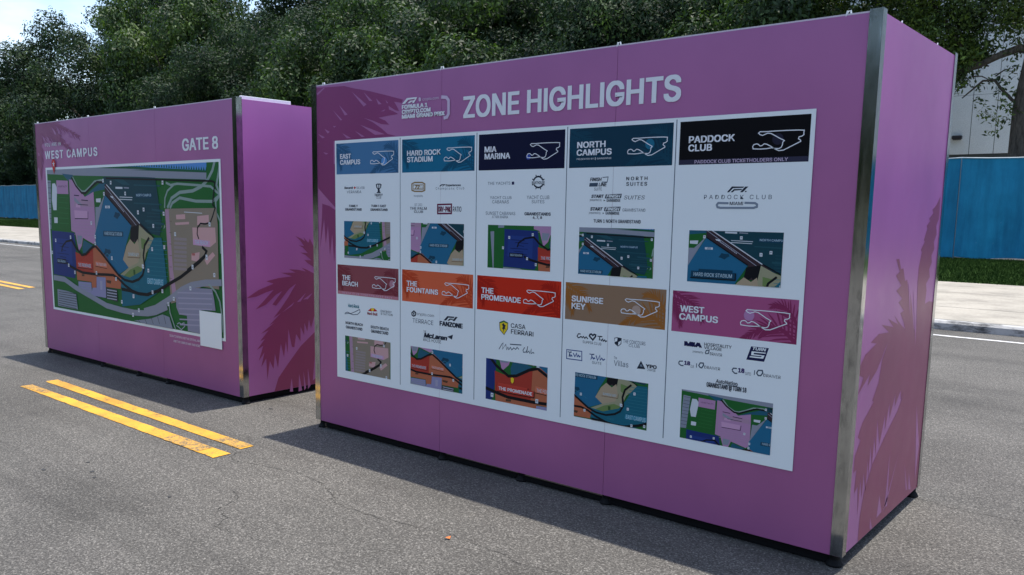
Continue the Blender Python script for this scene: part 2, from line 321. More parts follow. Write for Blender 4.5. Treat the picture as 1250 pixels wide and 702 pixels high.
["L","m_lav3",0.012,[[2.733,0.574],[3.049,0.596]]],
["L","m_dark",0.006,[[0.402,0.696],[0.807,0.699]]],
["L","m_dark",0.006,[[0.399,0.673],[0.804,0.674]]],
["L","m_dark",0.006,[[0.396,0.65],[0.801,0.649]]],
["L","m_dark",0.006,[[0.393,0.627],[0.798,0.623]]],
["L","m_dark",0.006,[[0.39,0.603],[0.795,0.598]]],
["L","m_dark",0.006,[[0.387,0.58],[0.792,0.573]]],
["L","m_dark",0.006,[[0.384,0.557],[0.789,0.547]]],
["L","m_dark",0.006,[[2.024,0.548],[2.059,0.512]]],
["L","m_dark",0.006,[[2.139,0.569],[2.172,0.523]]],
["L","m_dark",0.006,[[2.251,0.59],[2.284,0.534]]],
["L","m_dark",0.006,[[2.362,0.61],[2.393,0.544]]],
["L","m_dark",0.006,[[2.47,0.63],[2.5,0.555]]],
["L","m_black",0.026,[[0.616,1.01],[0.712,0.975],[0.849,0.947],[0.957,0.928],[1.225,0.926],[1.459,0.936],[1.584,0.939],[1.68,0.913],[1.796,0.857],[1.935,0.812],[2.073,0.792],[2.232,0.798]]],
["L","m_black",0.03,[[1.737,0.815],[1.893,0.811],[2.045,0.795],[2.194,0.796],[2.392,0.846],[2.584,0.922],[2.77,0.991],[2.928,1.066],[3.082,1.145],[3.179,1.208]]],
["L","m_black",0.024,[[0.745,1.257],[0.834,1.176],[0.963,1.104],[1.046,1.117],[1.173,1.182],[1.254,1.204],[1.353,1.152],[1.52,1.048],[1.683,0.947],[1.801,0.906],[1.942,0.897],[2.061,0.928],[2.133,0.973],[2.174,1.052],[2.159,1.15],[2.189,1.244],[2.273,1.316]]],
["L","m_black",0.014,[[1.528,1.852],[2.542,1.824],[3.289,1.804],[3.33,1.791],[3.307,1.706],[3.29,1.614],[3.324,1.588],[3.285,1.521],[3.247,1.468],[3.175,1.456],[3.103,1.458],[3.057,1.423],[3.049,1.369],[3.071,1.329]]],
["L","m_black",0.024,[[3.116,1.265],[3.181,1.231],[3.148,1.189],[3.034,1.129],[2.88,1.056]]],
["L","m_black",0.012,[[1.497,1.703],[1.965,1.422]]],
["L","m_black",0.012,[[2.127,1.437],[2.277,1.36],[2.35,1.317]]],
["P","m_white",[[1.454,1.813],[1.482,1.813],[1.482,1.847],[1.454,1.847]]],
["L","m_dark",0.006,[[1.461,1.83],[1.475,1.833]]],
["P","m_white",[[1.459,1.69],[1.487,1.69],[1.487,1.724],[1.459,1.724]]],
["L","m_dark",0.006,[[1.466,1.707],[1.48,1.71]]],
["P","m_white",[[1.605,1.793],[1.633,1.793],[1.633,1.827],[1.605,1.827]]],
["L","m_dark",0.006,[[1.612,1.81],[1.626,1.813]]],
["P","m_white",[[1.867,1.691],[1.895,1.691],[1.895,1.725],[1.867,1.725]]],
["L","m_dark",0.006,[[1.874,1.708],[1.888,1.711]]],
["P","m_white",[[2.081,1.524],[2.109,1.524],[2.109,1.558],[2.081,1.558]]],
["L","m_dark",0.006,[[2.088,1.541],[2.102,1.544]]],
["P","m_white",[[2.184,1.548],[2.212,1.548],[2.212,1.582],[2.184,1.582]]],
["L","m_dark",0.006,[[2.191,1.565],[2.205,1.568]]],
["P","m_white",[[1.25,1.277],[1.278,1.277],[1.278,1.311],[1.25,1.311]]],
["L","m_dark",0.006,[[1.257,1.294],[1.271,1.297]]],
["P","m_white",[[1.172,1.408],[1.2,1.408],[1.2,1.442],[1.172,1.442]]],
["L","m_dark",0.006,[[1.179,1.425],[1.193,1.428]]],
["P","m_white",[[0.727,1.257],[0.755,1.257],[0.755,1.291],[0.727,1.291]]],
["L","m_dark",0.006,[[0.734,1.274],[0.748,1.277]]],
["P","m_white",[[0.374,1.214],[0.402,1.214],[0.402,1.248],[0.374,1.248]]],
["L","m_dark",0.006,[[0.381,1.231],[0.395,1.234]]],
["P","m_white",[[0.651,0.969],[0.679,0.969],[0.679,1.003],[0.651,1.003]]],
["L","m_dark",0.006,[[0.658,0.986],[0.672,0.989]]],
["P","m_white",[[0.782,0.904],[0.81,0.904],[0.81,0.938],[0.782,0.938]]],
["L","m_dark",0.006,[[0.789,0.921],[0.803,0.924]]],
["P","m_white",[[1.239,0.924],[1.267,0.924],[1.267,0.958],[1.239,0.958]]],
["L","m_dark",0.006,[[1.246,0.941],[1.26,0.944]]],
["P","m_white",[[1.621,0.888],[1.649,0.888],[1.649,0.922],[1.621,0.922]]],
["L","m_dark",0.006,[[1.628,0.905],[1.642,0.908]]],
["P","m_white",[[1.243,1.212],[1.271,1.212],[1.271,1.246],[1.243,1.246]]],
["L","m_dark",0.006,[[1.25,1.229],[1.264,1.232]]],
["P","m_white",[[1.561,1.083],[1.589,1.083],[1.589,1.117],[1.561,1.117]]],
["L","m_dark",0.006,[[1.568,1.1],[1.582,1.103]]],
["P","m_white",[[1.935,0.745],[1.963,0.745],[1.963,0.779],[1.935,0.779]]],
["L","m_dark",0.006,[[1.942,0.762],[1.956,0.765]]],
["P","m_white",[[2.126,1.037],[2.154,1.037],[2.154,1.071],[2.126,1.071]]],
["L","m_dark",0.006,[[2.133,1.054],[2.147,1.057]]],
["P","m_white",[[1.712,0.676],[1.74,0.676],[1.74,0.71],[1.712,0.71]]],
["L","m_dark",0.006,[[1.719,0.693],[1.733,0.696]]],
["P","m_white",[[1.913,0.572],[1.941,0.572],[1.941,0.606],[1.913,0.606]]],
["L","m_dark",0.006,[[1.92,0.589],[1.934,0.592]]],
["P","m_white",[[2.023,0.623],[2.051,0.623],[2.051,0.657],[2.023,0.657]]],
["L","m_dark",0.006,[[2.03,0.64],[2.044,0.643]]],
["P","m_white",[[0.28,1.085],[0.308,1.085],[0.308,1.119],[0.28,1.119]]],
["L","m_dark",0.006,[[0.287,1.102],[0.301,1.105]]],
["P","m_white",[[2.52,1.515],[2.548,1.515],[2.548,1.549],[2.52,1.549]]],
["L","m_dark",0.006,[[2.527,1.532],[2.541,1.535]]],
["P","m_white",[[2.521,1.783],[2.549,1.783],[2.549,1.817],[2.521,1.817]]],
["L","m_dark",0.006,[[2.528,1.8],[2.542,1.803]]],
["P","m_white",[[2.084,1.52],[2.112,1.52],[2.112,1.554],[2.084,1.554]]],
["L","m_dark",0.006,[[2.091,1.537],[2.105,1.54]]],
["P","m_white",[[2.183,1.548],[2.211,1.548],[2.211,1.582],[2.183,1.582]]],
["L","m_dark",0.006,[[2.19,1.565],[2.204,1.568]]],
["P","m_white",[[2.34,1.405],[2.368,1.405],[2.368,1.439],[2.34,1.439]]],
["L","m_dark",0.006,[[2.347,1.422],[2.361,1.425]]],
["P","m_white",[[2.304,1.198],[2.332,1.198],[2.332,1.232],[2.304,1.232]]],
["L","m_dark",0.006,[[2.311,1.215],[2.325,1.218]]],
["P","m_white",[[2.507,1.223],[2.535,1.223],[2.535,1.257],[2.507,1.257]]],
["L","m_dark",0.006,[[2.514,1.24],[2.528,1.243]]],
["P","m_white",[[2.693,1.342],[2.721,1.342],[2.721,1.376],[2.693,1.376]]],
["L","m_dark",0.006,[[2.7,1.359],[2.714,1.362]]],
["P","m_white",[[3.165,1.169],[3.193,1.169],[3.193,1.203],[3.165,1.203]]],
["L","m_dark",0.006,[[3.172,1.186],[3.186,1.189]]],
["P","m_white",[[2.949,1.074],[2.977,1.074],[2.977,1.108],[2.949,1.108]]],
["L","m_dark",0.006,[[2.956,1.091],[2.97,1.094]]],
["P","m_white",[[3.223,1.437],[3.251,1.437],[3.251,1.471],[3.223,1.471]]],
["L","m_dark",0.006,[[3.23,1.454],[3.244,1.457]]],
["P","m_white",[[2.904,0.887],[2.932,0.887],[2.932,0.921],[2.904,0.921]]],
["L","m_dark",0.006,[[2.911,0.904],[2.925,0.907]]],
["P","m_white",[[2.634,0.776],[2.662,0.776],[2.662,0.81],[2.634,0.81]]],
["L","m_dark",0.006,[[2.641,0.793],[2.655,0.796]]],
["P","m_white",[[2.539,0.721],[2.567,0.721],[2.567,0.755],[2.539,0.755]]],
["L","m_dark",0.006,[[2.546,0.738],[2.56,0.741]]],
["P","m_white",[[2.28,0.809],[2.308,0.809],[2.308,0.843],[2.28,0.843]]],
["L","m_dark",0.006,[[2.287,0.826],[2.301,0.829]]],
["P","m_white",[[2.449,0.83],[2.477,0.83],[2.477,0.864],[2.449,0.864]]],
["L","m_dark",0.006,[[2.456,0.847],[2.47,0.85]]],
["P","m_white",[[2.223,1.001],[2.251,1.001],[2.251,1.035],[2.223,1.035]]],
["L","m_dark",0.006,[[2.23,1.018],[2.244,1.021]]],
["P","m_white",[[3.268,1.022],[3.296,1.022],[3.296,1.056],[3.268,1.056]]],
["L","m_dark",0.006,[[3.275,1.039],[3.289,1.042]]],
["P","m_white",[[2.135,1.032],[2.163,1.032],[2.163,1.066],[2.135,1.066]]],
["L","m_dark",0.006,[[2.142,1.049],[2.156,1.052]]],
["P","m_white",[[1.939,0.748],[1.967,0.748],[1.967,0.782],[1.939,0.782]]],
["L","m_dark",0.006,[[1.946,0.765],[1.96,0.768]]],
["P","m_white",[[1.911,0.568],[1.939,0.568],[1.939,0.602],[1.911,0.602]]],
["L","m_dark",0.006,[[1.918,0.585],[1.932,0.588]]],
["P","m_white",[[2.95,1.069],[2.978,1.069],[2.978,1.103],[2.95,1.103]]],
["L","m_dark",0.006,[[2.957,1.086],[2.971,1.089]]],
["P","m_white",[[3.167,1.159],[3.195,1.159],[3.195,1.193],[3.167,1.193]]],
["L","m_dark",0.006,[[3.174,1.176],[3.188,1.179]]]],"PIN":[["P","m_redp",[[0.48,1.983],[0.49,1.998],[0.493,2.015],[0.49,2.032],[0.48,2.047],[0.465,2.057],[0.448,2.06],[0.431,2.057],[0.416,2.047],[0.406,2.032],[0.403,2.015],[0.406,1.998],[0.416,1.983],[0.448,1.91]]],
["T","m_white","\u2605",[0.42,1.983,0.476,2.045],0,"i",0]],"B1_TEXT":[["T","white","YOU ARE IN",[0.256,2.191,0.619,2.227],0.012,"i",0.0],
["T","white","WEST CAMPUS",[0.249,2.064,1.378,2.148],0.028,"i",0.0],
["T","white","GATE 8",[2.858,2.057,3.385,2.159],0.026,"i",0.0],
["T","white","SCAN TO DOWNLOAD THE OFFICIAL APP",[2.544,0.448,3.03,0.468],0,"i",0.0],
["T","white","AND THE CAMPUS MAP AND MORE",[2.605,0.405,3.027,0.425],0,"i",0.0]],"B2_HEAD":[["T","white","ZONE HIGHLIGHTS",[1.404,2.133,2.806,2.262],0.026,"i",0.0]],"B2_LOGO":[["T","white","FORMULA 1",[0.89,2.221,1.113,2.247],0.05,"i",0.0],
["T","white","CRYPTO.COM",[0.89,2.191,1.139,2.217],0.05,"i",0.0],
["T","white","MIAMI GRAND PRIX",[0.89,2.162,1.257,2.188],0.05,"i",0.0],
["P","white",[[0.891,2.254],[0.934,2.287],[1.022,2.287],[1.014,2.278],[0.946,2.276],[0.918,2.254]]],
["P","white",[[0.941,2.255],[0.963,2.269],[1.003,2.269],[0.993,2.262],[0.971,2.261],[0.96,2.254]]],
["P","white",[[0.979,2.253],[1.007,2.278],[1.025,2.286],[0.998,2.254]]],
["T","palelog","crypto.com",[1.07,2.257,1.206,2.277],0.01,"i",0.0],
["P","palelog",[[1.036,2.266],[1.036,2.279],[1.046,2.285],[1.057,2.278],[1.057,2.262],[1.046,2.257]]],
["L","palelog",0.02,[[1.228,2.272],[1.27,2.266],[1.287,2.248],[1.288,2.169],[1.275,2.15],[1.248,2.146]]]],"TRACK":[[-0.091,0.038],[-0.083,0.031],[-0.071,0.027],[-0.058,0.032],[-0.048,0.036],[-0.033,0.034],[-0.013,0.023],[0.006,0.012],[0.03,0.0],[0.023,-0.007],[0.022,-0.019],[0.017,-0.03],[0.006,-0.035],[-0.013,-0.033],[-0.026,-0.03],[-0.05,-0.033],[-0.076,-0.034],[-0.112,-0.032],[-0.115,-0.022],[-0.11,-0.013],[-0.099,-0.01],[-0.091,-0.011],[-0.08,-0.02],[-0.072,-0.019],[-0.062,-0.011],[-0.05,-0.013],[-0.031,-0.023],[-0.01,-0.036],[0.007,-0.044],[0.029,-0.042],[0.054,-0.03],[0.079,-0.018],[0.103,-0.007],[0.102,-0.002],[0.092,0.005],[0.094,0.013],[0.107,0.016],[0.115,0.022],[0.114,0.03],[0.115,0.041],[0.091,0.043],[0.038,0.044],[-0.014,0.044],[-0.054,0.043],[-0.084,0.044]],"CARDS":[{"title":[["T","white","EAST",[0.297,1.93,0.408,1.963],0.028,"i",0.0],
["T","white","CAMPUS",[0.297,1.89,0.5,1.923],0.028,"i",0.0]],"logo":[["T","ink","Bacardi",[0.338,1.728,0.424,1.744],0.03,"i",0.0],
["P","redl",[[0.431,1.736],[0.442,1.745],[0.454,1.736],[0.442,1.725]]],
["T","inkb","SILVER",[0.459,1.727,0.54,1.743],0.0,"i",0.0],
["T","inkb","VERANDA",[0.362,1.699,0.508,1.717],0.0,"i",0.0],
["P","ink",[[0.649,1.756],[0.662,1.761],[0.691,1.761],[0.704,1.755],[0.698,1.734],[0.684,1.725],[0.688,1.708],[0.698,1.699],[0.654,1.7],[0.667,1.709],[0.667,1.725],[0.654,1.734]]],
["P","poster",[[0.662,1.754],[0.673,1.754],[0.674,1.731],[0.664,1.736]]],
["P","poster",[[0.683,1.754],[0.691,1.754],[0.691,1.737],[0.682,1.731]]],
["T","ink","TROPHY",[0.635,1.679,0.715,1.695],0.02,"i",0.0],
["T","ink","CLUB",[0.653,1.663,0.699,1.679],0.0,"i",0.0],
["T","ink","FAMILY",[0.384,1.606,0.472,1.622],0.03,"i",0.0],
["T","ink","GRANDSTAND",[0.343,1.582,0.511,1.599],0.03,"i",0.0],
["T","ink","TURN 1 EAST",[0.603,1.6078,0.746,1.6232],0.03,"i",0.0],
["T","ink","GRANDSTAND",[0.596,1.583,0.761,1.599],0.03,"i",0.0]]},{"title":[["T","white","HARD ROCK",[0.939,1.93,1.227,1.963],0.028,"i",0.0],
["T","white","STADIUM",[0.939,1.89,1.161,1.923],0.028,"i",0.0]],"logo":[["L","gold",0.009,[[0.98,1.755],[1.005,1.764],[1.072,1.763],[1.094,1.754],[1.094,1.715],[1.072,1.708],[1.005,1.709],[0.981,1.716],[0.98,1.755]]],
["L","gold",0.005,[[0.992,1.749],[1.084,1.748],[1.084,1.722],[0.992,1.723],[0.992,1.749]]],
["T","gold","72",[1.007,1.723,1.05,1.748],0.04,"i",0.2],
["T","gold","CLUB",[1.052,1.723,1.079,1.739],0.0,"i",0.0],
["T","inkb","Hospitality",[0.999,1.671,1.078,1.687],0.0,"i",0.0],
["P","ink",[[1.215,1.738],[1.232,1.75],[1.264,1.751],[1.259,1.746],[1.238,1.745],[1.229,1.738]]],
["P","ink",[[1.238,1.738],[1.264,1.75],[1.27,1.75],[1.247,1.738]]],
["T","ink","Experiences",[1.271,1.735,1.392,1.751],0.03,"i",0.0],
["T","inkb","Champions Club",[1.186,1.714,1.42,1.733],0.0,"i",0.0],
["T","inkb","EST. 2022",[1.005,1.617,1.072,1.633],0.0,"i",0.0],
["T","ink","THE PALM",[0.964,1.594,1.111,1.611],0.01,"i",0.0],
["T","ink","CLUB",[1.001,1.5738,1.079,1.5893],0.01,"i",0.0],
["L","maroon",0.01,[[1.204,1.627],[1.318,1.63],[1.318,1.574],[1.204,1.572],[1.204,1.627]]],
["T","maroon","DRV-PNK",[1.211,1.583,1.312,1.616],0.04,"i",0.0],
["T","ink","PATIO",[1.33,1.585,1.399,1.616],0.01,"i",0.0]]},{"title":[["T","white","MIA",[1.575,1.93,1.664,1.963],0.028,"i",0.0],
["T","white","MARINA",[1.576,1.89,1.765,1.923],0.028,"i",0.0]],"logo":[["T","inkb","THE YACHTS",[1.602,1.743,1.769,1.76],0.0,"i",0.0],
["P","navyl",[[1.779,1.759],[1.796,1.76],[1.797,1.743],[1.779,1.742]]],
["T","inkb","YACHT CLUB",[1.62,1.661,1.779,1.678],0.0,"i",0.0],
["T","inkb","CABANAS",[1.638,1.636,1.76,1.655],0.0,"i",0.0],
["T","inkb","YACHT CLUB",[1.888,1.661,2.043,1.681],0.0,"i",0.0],
["T","inkb","SUITES",[1.923,1.638,2.01,1.656],0.0,"i",0.0],
["T","inkb","SUNSET CABANAS",[1.589,1.57,1.808,1.589],0.0,"i",0.0],
["T","inkb","AT MIA MARINA",[1.638,1.551,1.757,1.567],0.0,"i",0.0],
["T","ink","GRANDSTANDS",[1.874,1.57,2.055,1.588],0.03,"i",0.0],
["T","ink","6, 7, 8",[1.933,1.549,1.997,1.566],0.03,"i",0.0],
["L","ink",0.009,[[1.999,1.755],[1.997,1.743],[1.99,1.733],[1.979,1.727],[1.967,1.725],[1.954,1.727],[1.943,1.734],[1.935,1.744],[1.932,1.756],[1.935,1.767],[1.942,1.777],[1.952,1.783],[1.965,1.786],[1.978,1.783],[1.989,1.776],[1.996,1.766],[1.999,1.755]]],
["P","poster",[[1.92,1.762],[2.011,1.763],[2.012,1.744],[1.92,1.742]]],
["T","ink","BOATHOUSE",[1.922,1.744,2.01,1.76],0.02,"i",0.0],
["L","ink",0.006,[[2.0,1.741],[2.008,1.738]]],
["L","ink",0.006,[[1.98,1.723],[1.984,1.715]]],
["L","ink",0.006,[[1.953,1.724],[1.949,1.716]]],
["L","ink",0.006,[[1.932,1.743],[1.924,1.739]]],
["L","ink",0.006,[[1.932,1.769],[1.923,1.772]]],
["L","ink",0.006,[[1.951,1.787],[1.948,1.795]]],
["L","ink",0.006,[[1.979,1.786],[1.983,1.794]]],
["L","ink",0.006,[[1.999,1.767],[2.007,1.771]]]]},{"title":[["T","white","NORTH",[2.217,1.93,2.393,1.963],0.028,"i",0.0],
["T","white","CAMPUS",[2.215,1.89,2.431,1.923],0.028,"i",0.0]],"logo":[["T","ink","FINISH",[2.303,1.755,2.376,1.774],0.03,"i",0.25],
["L","inkb",0.004,[[2.38,1.774],[2.414,1.776],[2.409,1.75],[2.376,1.75]]],
["P","inkb",[[2.302,1.746],[2.354,1.747],[2.351,1.727],[2.299,1.727]]],
["T","ink","LINE",[2.357,1.728,2.408,1.747],0.03,"i",0.25],
["T","ink","SUITE",[2.331,1.706,2.378,1.722],0.0,"i",0.0],
["T","ink","NORTH",[2.522,1.757,2.644,1.775],0.02,"i",0.0],
["T","ink","SUITES",[2.523,1.729,2.643,1.748],0.02,"i",0.0],
["T","ink","START",[2.314,1.668,2.393,1.685],0.04,"i",0.25],
["P","ink",[[2.403,1.686],[2.499,1.689],[2.495,1.667],[2.398,1.665]]],
["T","poster","FINISH",[2.407,1.669,2.492,1.685],0.03,"i",0.25],
["T","ink","presented by",[2.306,1.648,2.379,1.664],0.0,"i",0.0],
["P","ink",[[2.391,1.659],[2.402,1.655],[2.392,1.65]]],
["T","ink","GAINBRIDGE",[2.409,1.647,2.492,1.663],0.02,"i",0.0],
["T","ink","SUITES",[2.513,1.66,2.633,1.68],0,"i",0.2],
["T","ink","START",[2.31,1.601,2.388,1.619],0.04,"i",0.25],
["P","ink",[[2.399,1.62],[2.495,1.623],[2.491,1.601],[2.395,1.599]]],
["T","poster","FINISH",[2.403,1.602,2.489,1.619],0.03,"i",0.25],
["T","ink","presented by",[2.303,1.58,2.375,1.596],0.0,"i",0.0],
["P","ink",[[2.388,1.592],[2.398,1.589],[2.388,1.583]]],
["T","ink","GAINBRIDGE",[2.405,1.581,2.488,1.597],0.02,"i",0.0],
["T","inkb","GRANDSTAND",[2.506,1.598,2.639,1.614],0.0,"i",0.0],
["T","ink","TURN 1 NORTH GRANDSTAND",[2.333,1.538,2.615,1.556],0.02,"i",0.0]]},{"title":[["T","white","PADDOCK",[2.86,1.93,3.091,1.963],0.028,"i",0.0],
["T","white","CLUB",[2.859,1.89,2.981,1.923],0.028,"i",0.0]],"logo":[["P","ink",[[3.066,1.694],[3.089,1.721],[3.15,1.72],[3.144,1.714],[3.095,1.713],[3.077,1.694]]],
["P","ink",[[3.084,1.694],[3.1,1.709],[3.141,1.709],[3.136,1.704],[3.103,1.702],[3.095,1.694]]],
["P","ink",[[3.13,1.694],[3.154,1.72],[3.169,1.72],[3.143,1.694]]],
["P","ink",[[3.154,1.7],[3.162,1.7],[3.161,1.695],[3.154,1.695]]],
["T","inkb","PADDOCK CLUB",[2.952,1.662,3.282,1.682],0,"i",0.0],
["T","ink","MIAMI",[3.083,1.634,3.148,1.65],0.01,"i",0.0],
["L","greyl",0.01,[[3.077,1.643],[3.026,1.644],[3.019,1.635],[3.023,1.624],[3.038,1.621],[3.199,1.622],[3.215,1.627],[3.215,1.638],[3.205,1.644],[3.155,1.645]]]]},{"title":[["T","white","THE",[0.307,1.107,0.392,1.14],0.028,"i",0.0],
["T","white","BEACH",[0.307,1.067,0.468,1.1],0.028,"i",0.0]],"logo":[["T","tealt","Hard Rock",[0.365,0.9194,0.479,0.9436],0.02,"i",0.0],
["T","tealt","beach",[0.371,0.9203,0.461,0.9347],0.0,"i",0.0],
["L","inkb",0.005,[[0.333,0.875],[0.356,0.883],[0.392,0.876],[0.425,0.888],[0.482,0.912],[0.487,0.895],[0.46,0.876],[0.415,0.87],[0.37,0.876],[0.33,0.868],[0.333,0.875]]],
["P","redl",[[0.563,0.91],[0.598,0.932],[0.612,0.921],[0.605,0.909]]],
["P","redl",[[0.66,0.916],[0.626,0.934],[0.612,0.921],[0.619,0.91]]],
["P","yell",[[0.627,0.925],[0.624,0.918],[0.617,0.914],[0.607,0.913],[0.599,0.916],[0.596,0.922],[0.599,0.929],[0.607,0.933],[0.617,0.934],[0.624,0.931]]],
["T","redd","Red Bull",[0.559,0.8847,0.66,0.9033],0.03,"i",0.0],
["T","ink","ENERGY",[0.692,0.9133,0.796,0.9278],0.01,"i",0.0],
["T","ink","STATION",[0.692,0.8953,0.804,0.9098],0.01,"i",0.0],
["T","ink","NORTH BEACH",[0.336,0.7987,0.513,0.8173],0.03,"i",0.0],
["T","ink","GRANDSTAND",[0.339,0.7673,0.509,0.7877],0.03,"i",0.0],
["T","ink","SOUTH BEACH",[0.592,0.7941,0.767,0.8139],0.03,"i",0.0],
["T","ink","GRANDSTAND",[0.595,0.7647,0.764,0.7864],0.03,"i",0.0]]},{"title":[["T","white","THE",[0.937,1.107,1.03,1.14],0.028,"i",0.0],
["T","white","FOUNTAINS",[0.937,1.067,1.213,1.1],0.028,"i",0.0]],"logo":[["L","ink",0.009,[[0.982,0.933],[1.0,0.947],[1.017,0.938],[1.015,0.921],[0.998,0.914],[0.984,0.92],[0.982,0.933]]],
["P","ink",[[0.993,0.936],[1.007,0.938],[1.003,0.922],[0.996,0.922]]],
["T","ink","crypto.com",[1.026,0.9186,1.178,0.9404],0.0,"i",0.0],
["T","inkb","TERRACE",[0.989,0.8717,1.173,0.9003],0.0,"i",0.0],
["P","ink",[[1.26,0.911],[1.291,0.941],[1.352,0.942],[1.344,0.933],[1.301,0.932],[1.282,0.912]]],
["P","ink",[[1.291,0.913],[1.312,0.928],[1.343,0.928],[1.333,0.921],[1.317,0.92],[1.307,0.913]]],
["P","ink",[[1.333,0.915],[1.36,0.943],[1.377,0.942],[1.352,0.915]]],
["T","ink","FANZONE",[1.226,0.8745,1.419,0.9055],0.05,"i",0.0],
["T","ink","THE",[1.086,0.8167,1.11,0.8312],0.0,"i",0.0],
["T","ink","McLaren",[1.09,0.7853,1.292,0.8157],0.05,"i",0.2],
["P","ink",[[1.292,0.811],[1.34,0.829],[1.331,0.797],[1.315,0.803]]],
["T","ink","RACE HOUSE",[1.086,0.7616,1.24,0.7833],0.0,"i",0.0]]},{"title":[["T","white","THE",[1.565,1.107,1.658,1.14],0.028,"i",0.0],
["T","white","PROMENADE",[1.565,1.067,1.861,1.1],0.028,"i",0.0]],"logo":[["P","yell",[[1.706,0.941],[1.738,0.954],[1.769,0.944],[1.768,0.909],[1.742,0.872],[1.71,0.898]]],
["L","ink",0.004,[[1.706,0.941],[1.738,0.954],[1.769,0.944],[1.768,0.909],[1.742,0.872],[1.71,0.898],[1.706,0.941]]],
["P","ink",[[1.725,0.932],[1.738,0.941],[1.744,0.932],[1.754,0.928],[1.748,0.917],[1.754,0.9],[1.745,0.909],[1.739,0.894],[1.734,0.881],[1.736,0.901],[1.726,0.907],[1.732,0.918]]],
["P","greenl",[[1.711,0.941],[1.738,0.951],[1.764,0.944],[1.765,0.94],[1.738,0.946],[1.711,0.936]]],
["T","ink","CASA",[1.791,0.9185,1.898,0.9455],0.01,"i",0.0],
["T","ink","FERRARI",[1.793,0.8835,1.955,0.9105],0.01,"i",0.0],
["L","inkb",0.005,[[1.705,0.781],[1.728,0.815],[1.736,0.822],[1.732,0.784],[1.756,0.816],[1.763,0.784],[1.772,0.801],[1.779,0.786],[1.791,0.802],[1.801,0.788],[1.816,0.802],[1.83,0.794],[1.84,0.808],[1.853,0.797]]],
["L","inkb",0.006,[[1.787,0.82],[1.871,0.825]]],
["L","inkb",0.005,[[1.895,0.814],[1.883,0.796],[1.887,0.784],[1.906,0.788],[1.916,0.822],[1.911,0.784],[1.926,0.796],[1.932,0.783],[1.943,0.81],[1.941,0.783],[1.956,0.792],[1.963,0.786]]]]},{"title":[["T","white","SUNRISE",[2.209,1.107,2.41,1.14],0.028,"i",0.0],
["T","white","KEY",[2.21,1.067,2.3,1.1],0.028,"i",0.0]],"logo":[["L","ink",0.006,[[2.273,0.932],[2.259,0.932],[2.251,0.918],[2.258,0.91],[2.268,0.913],[2.276,0.919],[2.284,0.913],[2.292,0.92],[2.301,0.911],[2.309,0.92],[2.321,0.91]]],
["L","ink",0.009,[[2.352,0.908],[2.33,0.927],[2.333,0.936],[2.342,0.939],[2.351,0.932],[2.36,0.939],[2.369,0.937],[2.369,0.929],[2.352,0.908]]],
["L","ink",0.006,[[2.381,0.932],[2.411,0.932],[2.396,0.932],[2.393,0.91]]],
["L","ink",0.006,[[2.401,0.916],[2.406,0.91],[2.414,0.92],[2.417,0.908],[2.426,0.916],[2.432,0.908],[2.44,0.913]]],
["T","ink","SUPPER CLUB",[2.288,0.8836,2.406,0.8984],0.0,"i",0.0],
["P","ink",[[2.484,0.934],[2.502,0.939],[2.529,0.937],[2.528,0.905],[2.509,0.89],[2.488,0.903]]],
["P","poster",[[2.488,0.931],[2.504,0.936],[2.503,0.918],[2.487,0.912]]],
["P","poster",[[2.51,0.914],[2.526,0.923],[2.524,0.907],[2.509,0.894]]],
["T","inkb","THE CONCOURS",[2.539,0.9131,2.67,0.9329],0.0,"i",0.0],
["T","inkb","CLUB",[2.573,0.8962,2.637,0.9107],0.0,"i",0.0],
["L","blul",0.005,[[2.185,0.835],[2.284,0.837],[2.286,0.786],[2.186,0.785],[2.185,0.835]]],
["L","blul",0.006,[[2.192,0.824],[2.218,0.826],[2.207,0.823],[2.202,0.798],[2.208,0.811],[2.213,0.8],[2.218,0.808],[2.223,0.801]]],
["L","blul",0.006,[[2.229,0.821],[2.24,0.802],[2.251,0.823],[2.255,0.803],[2.263,0.813],[2.269,0.805],[2.277,0.811]]],
["L","blul",0.006,[[2.334,0.829],[2.364,0.83],[2.35,0.828],[2.343,0.799],[2.353,0.815],[2.359,0.804],[2.364,0.811],[2.37,0.806]]],
["L","blul",0.006,[[2.376,0.825],[2.386,0.8],[2.4,0.83],[2.402,0.803],[2.412,0.815],[2.421,0.805],[2.432,0.813]]],
["T","inkb","SUITE",[2.352,0.7778,2.411,0.7923],0.0,"i",0.0],
["T","inkb","The",[2.486,0.8207,2.505,0.8352],0.0,"i",0.0],
["T","inkb","Villas",[2.488,0.7851,2.575,0.8149],0.0,"i",0.0],
["P","ink",[[2.625,0.787],[2.648,0.831],[2.675,0.79]]],
["P","greyl",[[2.641,0.801],[2.649,0.815],[2.66,0.801]]],
["T","ink","YPO",[2.677,0.7989,2.74,0.8181],0.04,"i",0.0],
["T","inkb","CHAPTER",[2.685,0.7828,2.733,0.7973],0.0,"i",0.0]]},{"title":[["T","white","WEST",[2.855,1.107,2.983,1.14],0.028,"i",0.0],
["T","white","CAMPUS",[2.852,1.067,3.056,1.1],0.028,"i",0.0]],"logo":[["T","navyl","MIA",[2.885,0.9374,2.98,0.9616],0.06,"i",0.0],
["T","ink","HOSPITALITY",[2.991,0.9499,3.131,0.9661],0.01,"i",0.0],
["T","ink","VILLAGE",[2.991,0.9343,3.082,0.9487],0.01,"i",0.0],
["T","ink","presented by",[2.933,0.9068,2.988,0.9213],0.0,"i",0.0],
["L","inkb",0.005,[[2.999,0.916],[3.004,0.928],[3.018,0.929],[3.015,0.914],[3.002,0.911],[2.999,0.916]]],
["T","ink","DRAIVER",[3.023,0.9068,3.085,0.9213],0.0,"i",0.0],
["P","navyl",[[3.226,0.974],[3.311,0.975],[3.292,0.908],[3.206,0.908]]],
